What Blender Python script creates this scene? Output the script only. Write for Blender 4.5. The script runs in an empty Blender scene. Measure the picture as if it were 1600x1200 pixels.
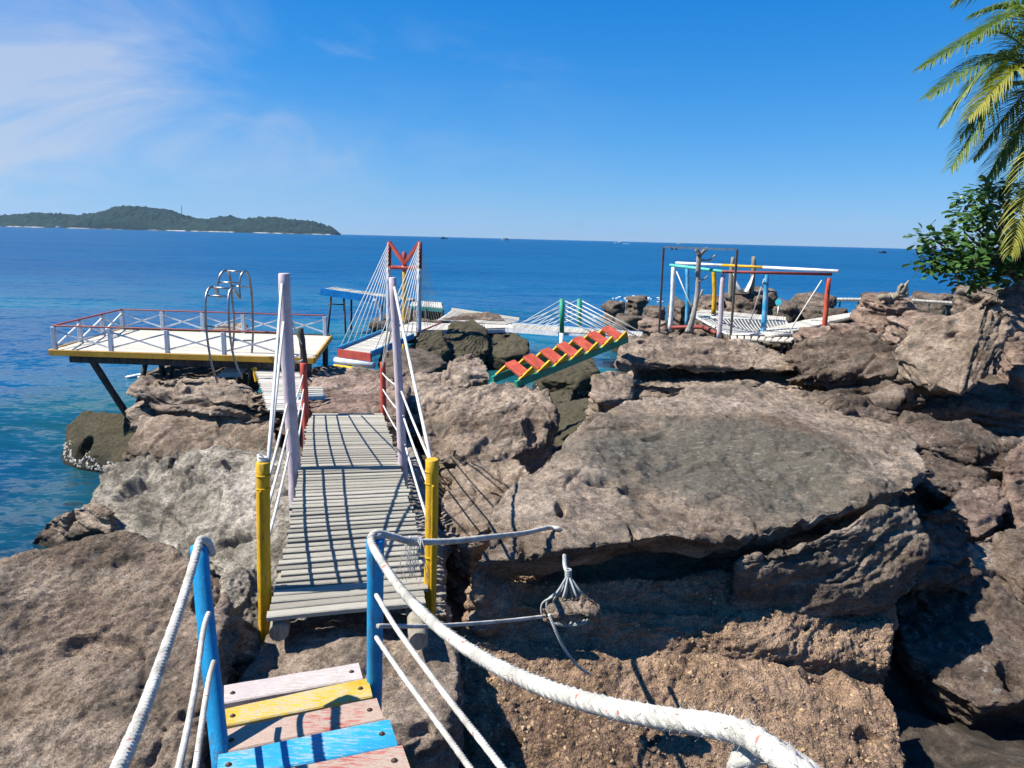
import bpy, bmesh, math, random
import numpy as np
from mathutils import Vector, Matrix
R = math.radians
rnd = random.Random(7)
S = bpy.context.scene
C = S.collection

# ------------------------------------------------------------------ camera
F = 1170.0; RHO = math.atan(.0252); HC = 372.5; CH = 4.2          # focal length in px of a 1600 px frame, roll, horizon row, eye height
PIT = math.atan((600 - HC) / F * math.cos(RHO))
cf = Vector((0, math.cos(PIT), -math.sin(PIT))); cr0 = Vector((1, 0, 0)); cu0 = Vector((0, math.sin(PIT), math.cos(PIT)))
cr = cr0 * math.cos(RHO) + cu0 * math.sin(RHO); cu = cu0 * math.cos(RHO) - cr0 * math.sin(RHO)
EYE = Vector((0, 0, CH))
cam = bpy.data.cameras.new('camera'); camo = bpy.data.objects.new('camera', cam); C.objects.link(camo)
camo.matrix_world = Matrix(((cr.x, cu.x, -cf.x, EYE.x), (cr.y, cu.y, -cf.y, EYE.y), (cr.z, cu.z, -cf.z, EYE.z), (0, 0, 0, 1)))
cam.sensor_width = 36; cam.lens = 36 * F / 1600; cam.clip_start = .05; cam.clip_end = 30000
S.camera = camo

# ------------------------------------------------------------------ light, sky, exposure
SUN_AZ, SUN_EL = R(-97), R(52)
sd = Vector((math.sin(SUN_AZ) * math.cos(SUN_EL), math.cos(SUN_AZ) * math.cos(SUN_EL), math.sin(SUN_EL)))
sun = bpy.data.lights.new('sun', 'SUN'); sun.energy = 5.0; sun.angle = R(.5); sun.color = (1, .95, .87)
so = bpy.data.objects.new('sun', sun); C.objects.link(so); so.rotation_euler = sd.to_track_quat('Z', 'Y').to_euler()
S.view_settings.view_transform = 'Standard'; S.view_settings.look = 'None'
S.view_settings.gamma = 1; S.view_settings.use_curve_mapping = False; S.view_settings.exposure = .95
S.render.engine = 'CYCLES'
S.cycles.use_denoising = True; S.cycles.max_bounces = 5; S.cycles.diffuse_bounces = 4; S.cycles.glossy_bounces = 2; S.cycles.transparent_max_bounces = 8
S.cycles.volume_bounces = 0

def nn(nt, typ, **kw):
    n = nt.nodes.new(typ)
    for k, v in kw.items():
        if k[0] == '_': n.inputs[int(k[1:])].default_value = v
        else: setattr(n, k, v)
    return n
def math_n(nt, op, a, b=None, c=None, clamp=False):
    n = nt.nodes.new('ShaderNodeMath'); n.operation = op; n.use_clamp = clamp
    for i, v in enumerate((a, b, c)):
        if v is None: continue
        if isinstance(v, (int, float)): n.inputs[i].default_value = v
        else: nt.links.new(v, n.inputs[i])
    return n.outputs[0]
def noise_n(nt, vec, scale, detail=4, rough=.55, dist=0.0):
    n = nt.nodes.new('ShaderNodeTexNoise'); n.inputs['Scale'].default_value = scale; n.inputs['Detail'].default_value = detail
    n.inputs['Roughness'].default_value = rough; n.inputs['Distortion'].default_value = dist
    if vec is not None: nt.links.new(vec, n.inputs['Vector'])
    return n.outputs['Fac']
def map_n(nt, vec, scale=(1, 1, 1), rot=(0, 0, 0), loc=(0, 0, 0)):
    n = nt.nodes.new('ShaderNodeMapping'); n.inputs['Scale'].default_value = scale; n.inputs['Rotation'].default_value = rot; n.inputs['Location'].default_value = loc
    nt.links.new(vec, n.inputs['Vector']); return n.outputs[0]
def ramp_n(nt, fac, stops):
    n = nt.nodes.new('ShaderNodeValToRGB'); e = n.color_ramp.elements
    while len(e) < len(stops): e.new(.5)
    for i, (p, c) in enumerate(stops):
        e[i].position = p; e[i].color = (c if isinstance(c, tuple) else (c, c, c)) + (1,)
    nt.links.new(fac, n.inputs[0]); return n.outputs[0]
def mix_n(nt, fac, a, b, blend='MIX'):
    n = nt.nodes.new('ShaderNodeMix'); n.data_type = 'RGBA'; n.blend_type = blend
    for s, v in ((n.inputs[0], fac), (n.inputs[6], a), (n.inputs[7], b)):
        if isinstance(v, (int, float)): s.default_value = v
        elif isinstance(v, tuple): s.default_value = v + (1,)
        else: nt.links.new(v, s)
    return n.outputs[2]

W = bpy.data.worlds.new('World'); S.world = W; W.use_nodes = True
nt = W.node_tree; nt.nodes.clear()
sky = nn(nt, 'ShaderNodeTexSky'); sky.sky_type = 'NISHITA'; sky.sun_disc = False; sky.sun_elevation = SUN_EL; sky.sun_rotation = SUN_AZ
sky.altitude = 0; sky.air_density = 1.0; sky.dust_density = .0; sky.ozone_density = 1.6
# film-like shoulder on the physical sky: c * a / (1 + c * b) per channel
def vmath(op, u, v):
    n = nt.nodes.new('ShaderNodeVectorMath'); n.operation = op
    for i, w in enumerate((u, v)):
        if isinstance(w, tuple): n.inputs[i].default_value = w
        else: nt.links.new(w, n.inputs[i])
    return n.outputs[0]
raw = sky.outputs[0]
skyv = vmath('DIVIDE', vmath('MULTIPLY', raw, (.48, 1.0, 2.0)), vmath('ADD', vmath('MULTIPLY', raw, (.03, .09, .15)), (1.0, 1.0, 1.0)))
hs = nn(nt, 'ShaderNodeHueSaturation'); hs.inputs['Saturation'].default_value = 1.15; hs.inputs['Value'].default_value = 1.36
nt.links.new(skyv, hs.inputs['Color']); skyc = hs.outputs[0]
tc = nn(nt, 'ShaderNodeTexCoord'); gen = tc.outputs['Generated']
# thin cirrus: streaked noise over the whole sky, thicker in one bank over the island
ang = map_n(nt, gen, (1.0, 1.0, 2.6), (R(0), R(22), R(0)), (.3, .1, .2))
n1 = noise_n(nt, ang, 2.6, 9, .62, .7)
n2 = noise_n(nt, map_n(nt, gen, (1, 1, 2.2), (0, R(20), 0), (4, 2, 1)), 1.9, 3, .5, .2)
def bank(v, wx, wz, tilt):
    d = nn(nt, 'ShaderNodeVectorMath', operation='SUBTRACT'); nt.links.new(gen, d.inputs[0]); d.inputs[1].default_value = v
    m = map_n(nt, d.outputs[0], (1, 1, 1), (0, tilt, 0)); m2 = map_n(nt, m, (wx, 1.2, wz))
    l = nn(nt, 'ShaderNodeVectorMath', operation='LENGTH'); nt.links.new(m2, l.inputs[0])
    return math_n(nt, 'SUBTRACT', 1.0, l.outputs['Value'], clamp=True)
b1 = bank((-.575, .81, .125), 3.1, 7.6, R(22)); b2 = bank((-.36, .93, .07), 1.7, 8.5, R(6))
m1 = math_n(nt, 'MULTIPLY', math_n(nt, 'SMOOTH_MIN', b1, 1.0, .1), 3.0)
bsum = math_n(nt, 'ADD', m1, math_n(nt, 'MULTIPLY', b2, .6))
st = ramp_n(nt, n1, [(.36, 0.0), (.78, 1.0)])
wisp = math_n(nt, 'MULTIPLY', ramp_n(nt, n1, [(.56, 0.0), (.85, 1.0)]), ramp_n(nt, n2, [(.46, 0.0), (.70, .8)]))
mask = math_n(nt, 'ADD', math_n(nt, 'MULTIPLY', st, bsum), wisp, clamp=True)
mask = math_n(nt, 'MULTIPLY', mask, .70)
skc = mix_n(nt, mask, skyc, (6.2, 6.8, 8.2))
bg = nn(nt, 'ShaderNodeBackground'); bg.inputs['Strength'].default_value = .05
nt.links.new(skc, bg.inputs['Color'])
wo = nn(nt, 'ShaderNodeOutputWorld'); nt.links.new(bg.outputs[0], wo.inputs['Surface'])

# ------------------------------------------------------------------ placing helpers: a photograph row/column read as a point in the place
def ray(x, y): return cf + cr * ((x - 800) / F) + cu * ((600 - y) / F)
def P(x, y, Y):
    d = ray(x, y); return EYE + d * (Y / d.y)
def PZ(x, y, z): return EYE + ray(x, y) * z
def A(x, y, h):
    d = ray(x, y); return EYE + d * ((h - CH) / d.z)

# ------------------------------------------------------------------ object helpers
def tag(o, label=None, cat=None, group=None, kind=None):
    if label: o['label'] = label
    if cat: o['category'] = cat
    if group: o['group'] = group
    if kind: o['kind'] = kind
    return o
def thing(name, loc, label, cat, group=None):
    o = bpy.data.objects.new(name, None); C.objects.link(o); o.location = loc; o.empty_display_size = .1
    return tag(o, label, cat, group)
def root_loc(o):
    v = Vector((0, 0, 0))
    while o is not None: v = v + o.location; o = o.parent
    return v
def link_mesh(name, me, mat=None, parent=None, loc=None):
    o = bpy.data.objects.new(name, me); C.objects.link(o)
    if mat and not me.materials: me.materials.append(mat)
    if parent: o.parent = parent
    if loc is not None: o.location = loc
    return o
class MB:
    """collects shapes in world coordinates, builds ONE mesh object"""
    def __init__(s): s.v = []; s.f = []
    def add(s, vs, fs):
        b = len(s.v); s.v += [Vector(v) for v in vs]; s.f += [tuple(i + b for i in f) for f in fs]; return s
    def box8(s, p):     # p: bottom 4 (ccw), top 4
        return s.add(p, [(3, 2, 1, 0), (4, 5, 6, 7), (0, 1, 5, 4), (1, 2, 6, 5), (2, 3, 7, 6), (3, 0, 4, 7)])
    def bar(s, a, b, w, h=None, up=(0, 0, 1), w2=None):
        a = Vector(a); b = Vector(b); h = h or w; d = (b - a).normalized(); up = Vector(up)
        if abs(d.dot(up)) > .98: up = Vector((0, 1, 0))
        x = d.cross(up).normalized(); y = x.cross(d).normalized(); k = (w2 / w) if w2 else 1
        def q(c, e): return [c + x * (sx * w / 2 * e) + y * (sy * h / 2 * e) for sx, sy in ((-1, -1), (1, -1), (1, 1), (-1, 1))]
        return s.box8(q(a, 1) + q(b, k))
    def tube(s, pts, r, n=8, cap=True, wob=0, seed=0):
        pts = [Vector(p) for p in pts]; m = len(pts); rr = r if isinstance(r, (list, tuple)) else [r] * m
        rg = random.Random(seed); vs = []; fs = []; t = (pts[1] - pts[0]).normalized()
        x = t.orthogonal().normalized()
        for i, p in enumerate(pts):
            t = (pts[min(i + 1, m - 1)] - pts[max(i - 1, 0)]).normalized()
            x = (x - t * x.dot(t)).normalized(); y = t.cross(x)
            for k in range(n):
                a = 2 * math.pi * k / n; q = rr[i] * (1 + rg.uniform(-wob, wob))
                vs.append(p + x * (math.cos(a) * q) + y * (math.sin(a) * q))
        for i in range(m - 1):
            for k in range(n):
                k2 = (k + 1) % n; fs.append((i * n + k, i * n + k2, (i + 1) * n + k2, (i + 1) * n + k))
        if cap: fs.append(tuple(range(n - 1, -1, -1))); fs.append(tuple((m - 1) * n + k for k in range(n)))
        return s.add(vs, fs)
    def build(s, name, mat, parent=None, smooth=False, label=None, bevel=0):
        L = root_loc(parent) if parent else None
        if L is None:
            v = s.v; xs = [p.x for p in v]; ys = [p.y for p in v]
            L = Vector(((min(xs) + max(xs)) / 2, (min(ys) + max(ys)) / 2, min(p.z for p in v)))
        me = bpy.data.meshes.new(name); me.from_pydata([tuple(p - L) for p in s.v], [], s.f); me.update()
        if bevel:
            bm = bmesh.new(); bm.from_mesh(me)
            bmesh.ops.bevel(bm, geom=[e for e in bm.edges], offset=bevel, segments=1, affect='EDGES', clamp_overlap=True)
            bm.to_mesh(me); bm.free()
        if smooth: me.polygons.foreach_set('use_smooth', [len(p.vertices) < 5 for p in me.polygons])
        o = link_mesh(name, me, mat, parent, None if parent else L)
        if label: o['label'] = label
        return o
def curve_pts(pts, n, closed=False):
    """Catmull-Rom through pts"""
    pts = [Vector(p) for p in pts]; ext = [pts[0] * 2 - pts[1]] + pts + [pts[-1] * 2 - pts[-2]]; out = []
    for i in range(1, len(ext) - 2):
        for k in range(n):
            t = k / n; p0, p1, p2, p3 = ext[i - 1:i + 3]
            out.append(.5 * (2 * p1 + (p2 - p0) * t + (2 * p0 - 5 * p1 + 4 * p2 - p3) * t * t + (3 * p1 - p0 - 3 * p2 + p3) * t ** 3))
    return out + [pts[-1]]
def sag(a, b, s, n=10):
    a = Vector(a); b = Vector(b)
    return [a.lerp(b, i / n) - Vector((0, 0, s * 4 * (i / n) * (1 - i / n))) for i in range(n + 1)]
def resample(pts, step):
    out = [pts[0]]; acc = 0
    for a, b in zip(pts, pts[1:]):
        L = (b - a).length
        while acc + L >= step:
            t = (step - acc) / L; a = a.lerp(b, t); out.append(a.copy()); L = (b - a).length; acc = 0
        acc += L
    out.append(pts[-1]); return out
def twisted(mb, pts, r, pitch=None, n=6, per=9, strands=3):
    """a laid rope: strands wound round the line"""
    pitch = pitch or 4.4 * r; pts = resample(pts, pitch / per); m = len(pts)
    t = (pts[1] - pts[0]).normalized(); x = t.orthogonal().normalized(); fr = []
    for i, p in enumerate(pts):
        t = (pts[min(i + 1, m - 1)] - pts[max(i - 1, 0)]).normalized(); x = (x - t * x.dot(t)).normalized(); fr.append((p, x.copy(), t.cross(x)))
    for s_ in range(strands):
        ln = []
        for i, (p, x_, y_) in enumerate(fr):
            a = 2 * math.pi * (i / per + s_ / strands) + .35 * math.sin(i * .043 + r * 900) + .2 * math.sin(i * .117); ln.append(p + x_ * (math.cos(a) * r * .56) + y_ * (math.sin(a) * r * .56))
        mb.tube(ln, [r * (.53 + .035 * math.sin(i * .21 + s_ * 2) + .02 * math.sin(i * .057 + s_)) for i in range(len(ln))], n)
    return mb

# ------------------------------------------------------------------ vectorised gradient noise
_rg = np.random.RandomState(11); _perm = np.concatenate([_rg.permutation(256)] * 3).astype(np.int32)
_g = _rg.normal(size=(256, 3)).astype(np.float32); _g /= np.linalg.norm(_g, axis=1)[:, None]
def pnoise(p):
    i = np.floor(p).astype(np.int32); f = (p - i).astype(np.float32); i &= 255
    u = f * f * f * (f * (f * 6 - 15) + 10); out = 0
    for dx in (0, 1):
        wx = u[:, 0] if dx else 1 - u[:, 0]
        a = _perm[i[:, 0] + dx]
        for dy in (0, 1):
            wy = wx * (u[:, 1] if dy else 1 - u[:, 1]); b = _perm[a + i[:, 1] + dy]
            for dz in (0, 1):
                w = wy * (u[:, 2] if dz else 1 - u[:, 2]); g = _g[_perm[b + i[:, 2] + dz]]
                out = out + w * (g[:, 0] * (f[:, 0] - dx) + g[:, 1] * (f[:, 1] - dy) + g[:, 2] * (f[:, 2] - dz))
    return out * 1.6
def fbm(p, oct=3, gain=.5, lac=2.03):
    o = 0; a = 1
    for k in range(oct): o = o + a * pnoise(p); p = p * lac + 17.3; a *= gain
    return o

# ------------------------------------------------------------------ materials
def new_mat(name):
    m = bpy.data.materials.new(name); m.use_nodes = True; t = m.node_tree; b = t.nodes['Principled BSDF']; return m, t, b
def bump_n(t, h, dist, strength=1.0, normal=None):
    b = t.nodes.new('ShaderNodeBump'); b.inputs['Distance'].default_value = dist; b.inputs['Strength'].default_value = strength
    t.links.new(h, b.inputs['Height'])
    if normal is not None: t.links.new(normal, b.inputs['Normal'])
    return b.outputs[0]
def rock_mat(name, c1, c2, c3, lichen=.5, moss=None, moss_top=1.2, peb=0.0, grain=1.0, patch=None, tone=1.0):
    m, t, b = new_mat(name)
    k = lambda c: tuple(v * tone for v in c)
    g = t.nodes.new('ShaderNodeNewGeometry'); pos = g.outputs['Position']
    bed = map_n(t, pos, (.8, .8, 4.2), (R(8), R(-7), 0))
    n1 = noise_n(t, bed, .9, 8, .62, .6)
    col = ramp_n(t, n1, [(.33, k(c1)), (.50, k(c2)), (.66, k(c3))])
    n2 = noise_n(t, pos, 7, 7, .65, .2); col = mix_n(t, 1.0, col, ramp_n(t, n2, [(.28, .45), (.5, .98), (.72, 1.42)]), 'MULTIPLY')
    n5 = noise_n(t, map_n(t, pos, (.7, .7, 3.2), (R(9), R(-8), R(20))), 24, 7, .74)
    col = mix_n(t, 1.0, col, ramp_n(t, n5, [(.3, .5), (.5, 1.0), (.7, 1.42)]), 'MULTIPLY')
    n3 = noise_n(t, pos, 95, 4, .75); col = mix_n(t, grain, col, ramp_n(t, n3, [(.36, .38), (.5, 1.0), (.66, 1.42)]), 'MULTIPLY')  # with the layered noise above: bump troughs darkened in the colour, like shade
    if lichen:
        nl = noise_n(t, bed, 1.6, 3, .5); ns = noise_n(t, pos, 13, 6, .7, .6)
        lm = math_n(t, 'MULTIPLY', ramp_n(t, nl, [(.46, 0.0), (.62, 1.0)]), ramp_n(t, ns, [(.56, 0.0), (.66, 1.0)]))
        col = mix_n(t, math_n(t, 'MULTIPLY', lm, lichen), col, (.50, .49, .44))
        nk = noise_n(t, pos, 2.3, 5, .6, .4)
        col = mix_n(t, math_n(t, 'MULTIPLY', ramp_n(t, nk, [(.54, 0.0), (.66, 1.0)]), .72), col, (.085, .076, .062))
    if patch:
        pc, rad, pcol, amt = patch
        d = t.nodes.new('ShaderNodeVectorMath'); d.operation = 'SUBTRACT'; t.links.new(pos, d.inputs[0]); d.inputs[1].default_value = pc
        mp = map_n(t, d.outputs[0], (1 / rad[0], 1 / rad[1], 1 / rad[2]))
        l = t.nodes.new('ShaderNodeVectorMath'); l.operation = 'LENGTH'; t.links.new(mp, l.inputs[0])
        e = math_n(t, 'ADD', math_n(t, 'SUBTRACT', 1.0, l.outputs['Value']), math_n(t, 'MULTIPLY', math_n(t, 'SUBTRACT', noise_n(t, bed, 1.7, 6, .65, .5), .5), 1.5))
        pm = ramp_n(t, e, [(.1, 0.0), (.5, 1.0)])
        col = mix_n(t, math_n(t, 'MULTIPLY', pm, amt), col, mix_n(t, 1.0, pcol, ramp_n(t, n5, [(.3, .6), (.7, 1.35)]), 'MULTIPLY'))
        st = noise_n(t, map_n(t, pos, (1.0, 3.6, 3), (0, 0, R(12))), 7, 7, .7, .5)
        col = mix_n(t, math_n(t, 'MULTIPLY', math_n(t, 'MULTIPLY', ramp_n(t, st, [(.57, 0.0), (.66, 1.0)]), pm), .55), col, (.42, .41, .38))
    sx = t.nodes.new('ShaderNodeSeparateXYZ'); t.links.new(pos, sx.inputs[0]); z = sx.outputs['Z']
    zz = math_n(t, 'ADD', z, math_n(t, 'MULTIPLY', math_n(t, 'SUBTRACT', noise_n(t, pos, 2.1, 5, .6), .5), .9))
    if moss:
        mm = t.nodes.new('ShaderNodeMapRange'); t.links.new(zz, mm.inputs[0]); mm.inputs[1].default_value = moss_top; mm.inputs[2].default_value = moss_top - .7
        col = mix_n(t, math_n(t, 'MULTIPLY', mm.outputs[0], .85), col, mix_n(t, 1.0, moss, ramp_n(t, n5, [(.3, .5), (.7, 1.4)]), 'MULTIPLY'))
    wm = t.nodes.new('ShaderNodeMapRange'); t.links.new(zz, wm.inputs[0]); wm.inputs[1].default_value = .34; wm.inputs[2].default_value = .12
    col = mix_n(t, math_n(t, 'MULTIPLY', wm.outputs[0], .85), col, (.022, .022, .018))
    h = math_n(t, 'ADD', math_n(t, 'MULTIPLY', n2, .9), math_n(t, 'MULTIPLY', n5, .55))
    nrm = bump_n(t, h, .06, 1.0)
    nrm = bump_n(t, n3, .011, 1.0, nrm)
    if peb:
        v = t.nodes.new('ShaderNodeTexVoronoi'); v.inputs['Scale'].default_value = 70; t.links.new(pos, v.inputs['Vector'])
        col = mix_n(t, peb * .5, col, mix_n(t, 1.0, col, ramp_n(t, v.outputs['Distance'], [(.2, 1.25), (.7, .72)]), 'MULTIPLY'))
        sp = t.nodes.new('ShaderNodeSeparateColor'); t.links.new(v.outputs['Color'], sp.inputs[0])
        col = mix_n(t, math_n(t, 'MULTIPLY', ramp_n(t, sp.outputs[0], [(.72, 0.0), (.8, 1.0)]), peb * .55), col, (.40, .27, .14))
        nrm = bump_n(t, math_n(t, 'SUBTRACT', 1.0, v.outputs['Distance']), .008, peb, nrm)
    t.links.new(col, b.inputs['Base Color']); t.links.new(nrm, b.inputs['Normal'])
    b.inputs['Roughness'].default_value = .92; b.inputs['Specular IOR Level'].default_value = .18
    return m
def paint_mat(name, col, under=(.33, .29, .23), wear=.3, rough=.55, grain_axis=None, dirt=.35, scale=1.0):
    """paint worn off wood along the grain"""
    m, t, b = new_mat(name); tc = t.nodes.new('ShaderNodeTexCoord'); o = tc.outputs['Object']
    gr = map_n(t, o, grain_axis or (6, 6, .8))
    n = noise_n(t, gr, 5 * scale, 7, .7, .3); n2 = noise_n(t, o, 4 * scale, 4, .6); n3 = noise_n(t, gr, 26 * scale, 4, .7)
    c = mix_n(t, 1.0, col, ramp_n(t, n2, [(.3, 1 - dirt), (.65, 1.1)]), 'MULTIPLY')
    c = mix_n(t, 1.0, c, ramp_n(t, n3, [(.3, .8), (.7, 1.12)]), 'MULTIPLY')
    e = math_n(t, 'ADD', math_n(t, 'MULTIPLY', n, .6), math_n(t, 'MULTIPLY', n2, .4))
    w = ramp_n(t, e, [(max(.0, .62 - wear * .45), 0.0), (max(.03, .68 - wear * .45), 1.0)])
    c = mix_n(t, math_n(t, 'MULTIPLY', w, .85), c, mix_n(t, 1.0, under, ramp_n(t, n3, [(.3, .6), (.7, 1.3)]), 'MULTIPLY'))
    t.links.new(c, b.inputs['Base Color']); b.inputs['Roughness'].default_value = rough
    t.links.new(bump_n(t, math_n(t, 'ADD', n3, n), .004, .7), b.inputs['Normal']); b.inputs['Specular IOR Level'].default_value = .3
    return m
def wood_mat(name, c1, c2, axis=(1.2, 14, 14), rnd_amt=.5, rough=.85):
    m, t, b = new_mat(name); tc = t.nodes.new('ShaderNodeTexCoord'); o = tc.outputs['Object']
    inf = t.nodes.new('ShaderNodeObjectInfo')
    off = t.nodes.new('ShaderNodeVectorMath'); off.operation = 'ADD'; t.links.new(o, off.inputs[0])
    cb = t.nodes.new('ShaderNodeCombineXYZ'); r100 = math_n(t, 'MULTIPLY', inf.outputs['Random'], 37.0)
    for i in range(3): t.links.new(r100, cb.inputs[i])
    t.links.new(cb.outputs[0], off.inputs[1])
    gr = map_n(t, off.outputs[0], axis)
    n = noise_n(t, gr, 3, 6, .65, .3); n2 = noise_n(t, gr, 14, 4, .7)
    c = ramp_n(t, n, [(.32, c1), (.66, c2)])
    c = mix_n(t, 1.0, c, ramp_n(t, n2, [(.3, .72), (.7, 1.18)]), 'MULTIPLY')
    c = mix_n(t, 1.0, c, ramp_n(t, inf.outputs['Random'], [(0.0, 1 - rnd_amt * .55), (1.0, 1 + rnd_amt * .3)]), 'MULTIPLY')
    t.links.new(c, b.inputs['Base Color']); b.inputs['Roughness'].default_value = rough; b.inputs['Specular IOR Level'].default_value = .2
    t.links.new(bump_n(t, math_n(t, 'ADD', n, n2), .004, .8), b.inputs['Normal'])
    return m
def plain_mat(name, col, rough=.6, metal=0.0, var=.25, scale=6, bump=.0):
    m, t, b = new_mat(name); tc = t.nodes.new('ShaderNodeTexCoord'); n = noise_n(t, tc.outputs['Object'], scale, 5, .65)
    c = mix_n(t, 1.0, col, ramp_n(t, n, [(.3, 1 - var), (.7, 1 + var * .6)]), 'MULTIPLY')
    t.links.new(c, b.inputs['Base Color']); b.inputs['Roughness'].default_value = rough; b.inputs['Metallic'].default_value = metal
    if bump: t.links.new(bump_n(t, n, bump, .8), b.inputs['Normal'])
    return m
def rope_mat(name, col, flecks=True, dirty=.3):
    m, t, b = new_mat(name); tc = t.nodes.new('ShaderNodeTexCoord'); o = tc.outputs['Object']
    n = noise_n(t, o, 9, 4, .6); n2 = noise_n(t, o, 230, 3, .7)
    c = mix_n(t, 1.0, col, ramp_n(t, n, [(.3, 1 - dirty), (.65, 1.05)]), 'MULTIPLY')
    c = mix_n(t, 1.0, c, ramp_n(t, n2, [(.3, .78), (.7, 1.1)]), 'MULTIPLY')
    if flecks:
        v = noise_n(t, o, 34, 1, .4); c = mix_n(t, ramp_n(t, v, [(.72, 0.0), (.74, .8)]), c, (.36, .08, .05))
    t.links.new(c, b.inputs['Base Color']); b.inputs['Roughness'].default_value = .8; b.inputs['Specular IOR Level'].default_value = .2
    t.links.new(bump_n(t, n2, .002, .8), b.inputs['Normal'])
    return m
BR1, BR2, BR3 = (0.144, 0.104, 0.072), (0.280, 0.212, 0.156), (0.414, 0.327, 0.248)
M = {}
M['rock'] = rock_mat('brown_rock', BR1, BR2, BR3, .45)
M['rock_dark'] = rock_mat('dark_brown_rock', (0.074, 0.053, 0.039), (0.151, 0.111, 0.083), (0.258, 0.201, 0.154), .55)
M['rock_red'] = rock_mat('reddish_rock', (0.149, 0.096, 0.072), (0.280, 0.197, 0.150), (0.390, 0.290, 0.230), .35)
M['rock_grey'] = rock_mat('grey_rock', (0.191, 0.167, 0.131), (0.360, 0.321, 0.256), (0.532, 0.471, 0.394), .55, moss=(0.092, 0.080, 0.040), moss_top=.55)
M['rock_olive'] = rock_mat('olive_rock', (0.068, 0.056, 0.040), (0.132, 0.110, 0.076), (0.209, 0.178, 0.128), .1, moss=(.072, .064, .038), moss_top=2.2)
M['rock_tan'] = rock_mat('tan_rock', (0.172, 0.126, 0.089), (0.304, 0.234, 0.175), (0.421, 0.335, 0.262), .2)
M['rock_far'] = rock_mat('shore_rock', (0.073, 0.057, 0.045), (0.138, 0.107, 0.083), (0.218, 0.173, 0.134), .15, moss=(.062, .056, .036), moss_top=1.0)
M['rock_big'] = rock_mat('big_boulder_rock', BR1, (0.280, 0.218, 0.161), (0.406, 0.327, 0.252), .4, patch=(tuple(A(1140, 705, 2.2)), (2.0, 1.55, 1.2), (.115, .108, .085), .85))
M['cong'] = rock_mat('conglomerate_rock', (0.201, 0.129, 0.087), (0.334, 0.222, 0.150), (0.451, 0.315, 0.220), 0, peb=.8)
M['pebble'] = plain_mat('pebble_stone', (.33, .225, .125), .85, 0, .6, 9)
M['white'] = paint_mat('white_paint', (.80, .80, .78), wear=.16)
M['white_worn'] = paint_mat('worn_white_paint', (.62, .53, .51), (.42, .37, .32), wear=.36, grain_axis=(5, 34, 34), scale=.6)
M['pale'] = paint_mat('shade_tinted_white_paint', (.55, .62, .70), wear=.2)  # white paint with the blue of sky-lit shade mixed into its colour
M['lilac'] = paint_mat('lilac_paint', (.56, .47, .50), (.42, .37, .36), wear=.22, dirt=.3)
M['yellow'] = paint_mat('yellow_paint', (.66, .385, .014), (.30, .19, .05), wear=.2, dirt=.45)
M['fascia_yellow'] = paint_mat('ochre_paint', (.52, .29, .03), (.3, .19, .06), wear=.15)
M['yellow_tread'] = paint_mat('worn_yellow_paint', (.60, .39, .015), (.44, .39, .28), wear=.30, grain_axis=(5, 34, 34), scale=.6)
M['blue'] = paint_mat('blue_paint', (.008, .29, .58), (.05, .15, .26), wear=.2, dirt=.4)
M['blue_tread'] = paint_mat('bright_blue_paint', (.015, .33, .60), (.30, .38, .40), wear=.26, grain_axis=(5, 34, 34), scale=.6)
M['red'] = paint_mat('red_paint', (.48, .075, .05), (.24, .12, .09), wear=.15)
M['red_tread'] = paint_mat('worn_red_paint', (.50, .12, .10), (.40, .345, .27), wear=.46, grain_axis=(5, 34, 34), scale=.6)
M['orange_red'] = paint_mat('orange_red_paint', (.50, .085, .045), (.4, .2, .12), wear=.14)
M['rust_red'] = paint_mat('rusty_red_paint', (.27, .05, .035), (.12, .05, .04), wear=.25)
M['cyan'] = paint_mat('cyan_blue_paint', (.006, .25, .60), (.05, .3, .5), wear=.08)
M['turquoise'] = plain_mat('turquoise_board', (.03, .36, .46), .6, 0, .3, 8)
M['teal'] = paint_mat('teal_paint', (.10, .55, .42), (.25, .3, .25), wear=.18)
M['green'] = paint_mat('green_paint', (.02, .30, .18), (.1, .14, .1), wear=.22)
M['slat'] = wood_mat('weathered_slat_wood', (.25, .23, .185), (.47, .44, .36))
M['deck'] = wood_mat('bleached_deck_wood', (.43, .395, .325), (.63, .59, .50), rnd_amt=.35)
M['walk'] = wood_mat('walkway_wood', (.36, .34, .29), (.58, .55, .48), rnd_amt=.5)
M['log'] = wood_mat('grey_log_wood', (.17, .15, .11), (.33, .30, .23), axis=(6, 6, 1), rnd_amt=.2)
M['dark_wood'] = wood_mat('dark_wet_wood', (.045, .04, .036), (.12, .105, .09), axis=(6, 6, 1), rnd_amt=.3)
M['drift'] = wood_mat('driftwood', (.18, .16, .14), (.42, .38, .34), axis=(4, 4, 1), rnd_amt=.3)
M['steel'] = plain_mat('galvanised_steel', (.33, .33, .33), .35, .9, .35, 8)
M['rust_steel'] = plain_mat('rusted_steel', (.14, .115, .10), .6, .5, .4, 10)
M['bolt'] = plain_mat('rusted_bolt', (.10, .065, .045), .6, .6, .5, 40)
M['rope'] = rope_mat('white_rope', (.58, .555, .49), True, .5)
M['rope_plain'] = rope_mat('thin_white_rope', (.62, .61, .57), False)
M['rope_grey'] = rope_mat('grey_rope', (.38, .40, .38), False)
M['rope_yellow'] = rope_mat('yellow_painted_rope', (.66, .39, .02), False)
M['barnacle'] = plain_mat('barnacle_shell', (.42, .40, .36), .8, 0, .3, 20)

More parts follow.
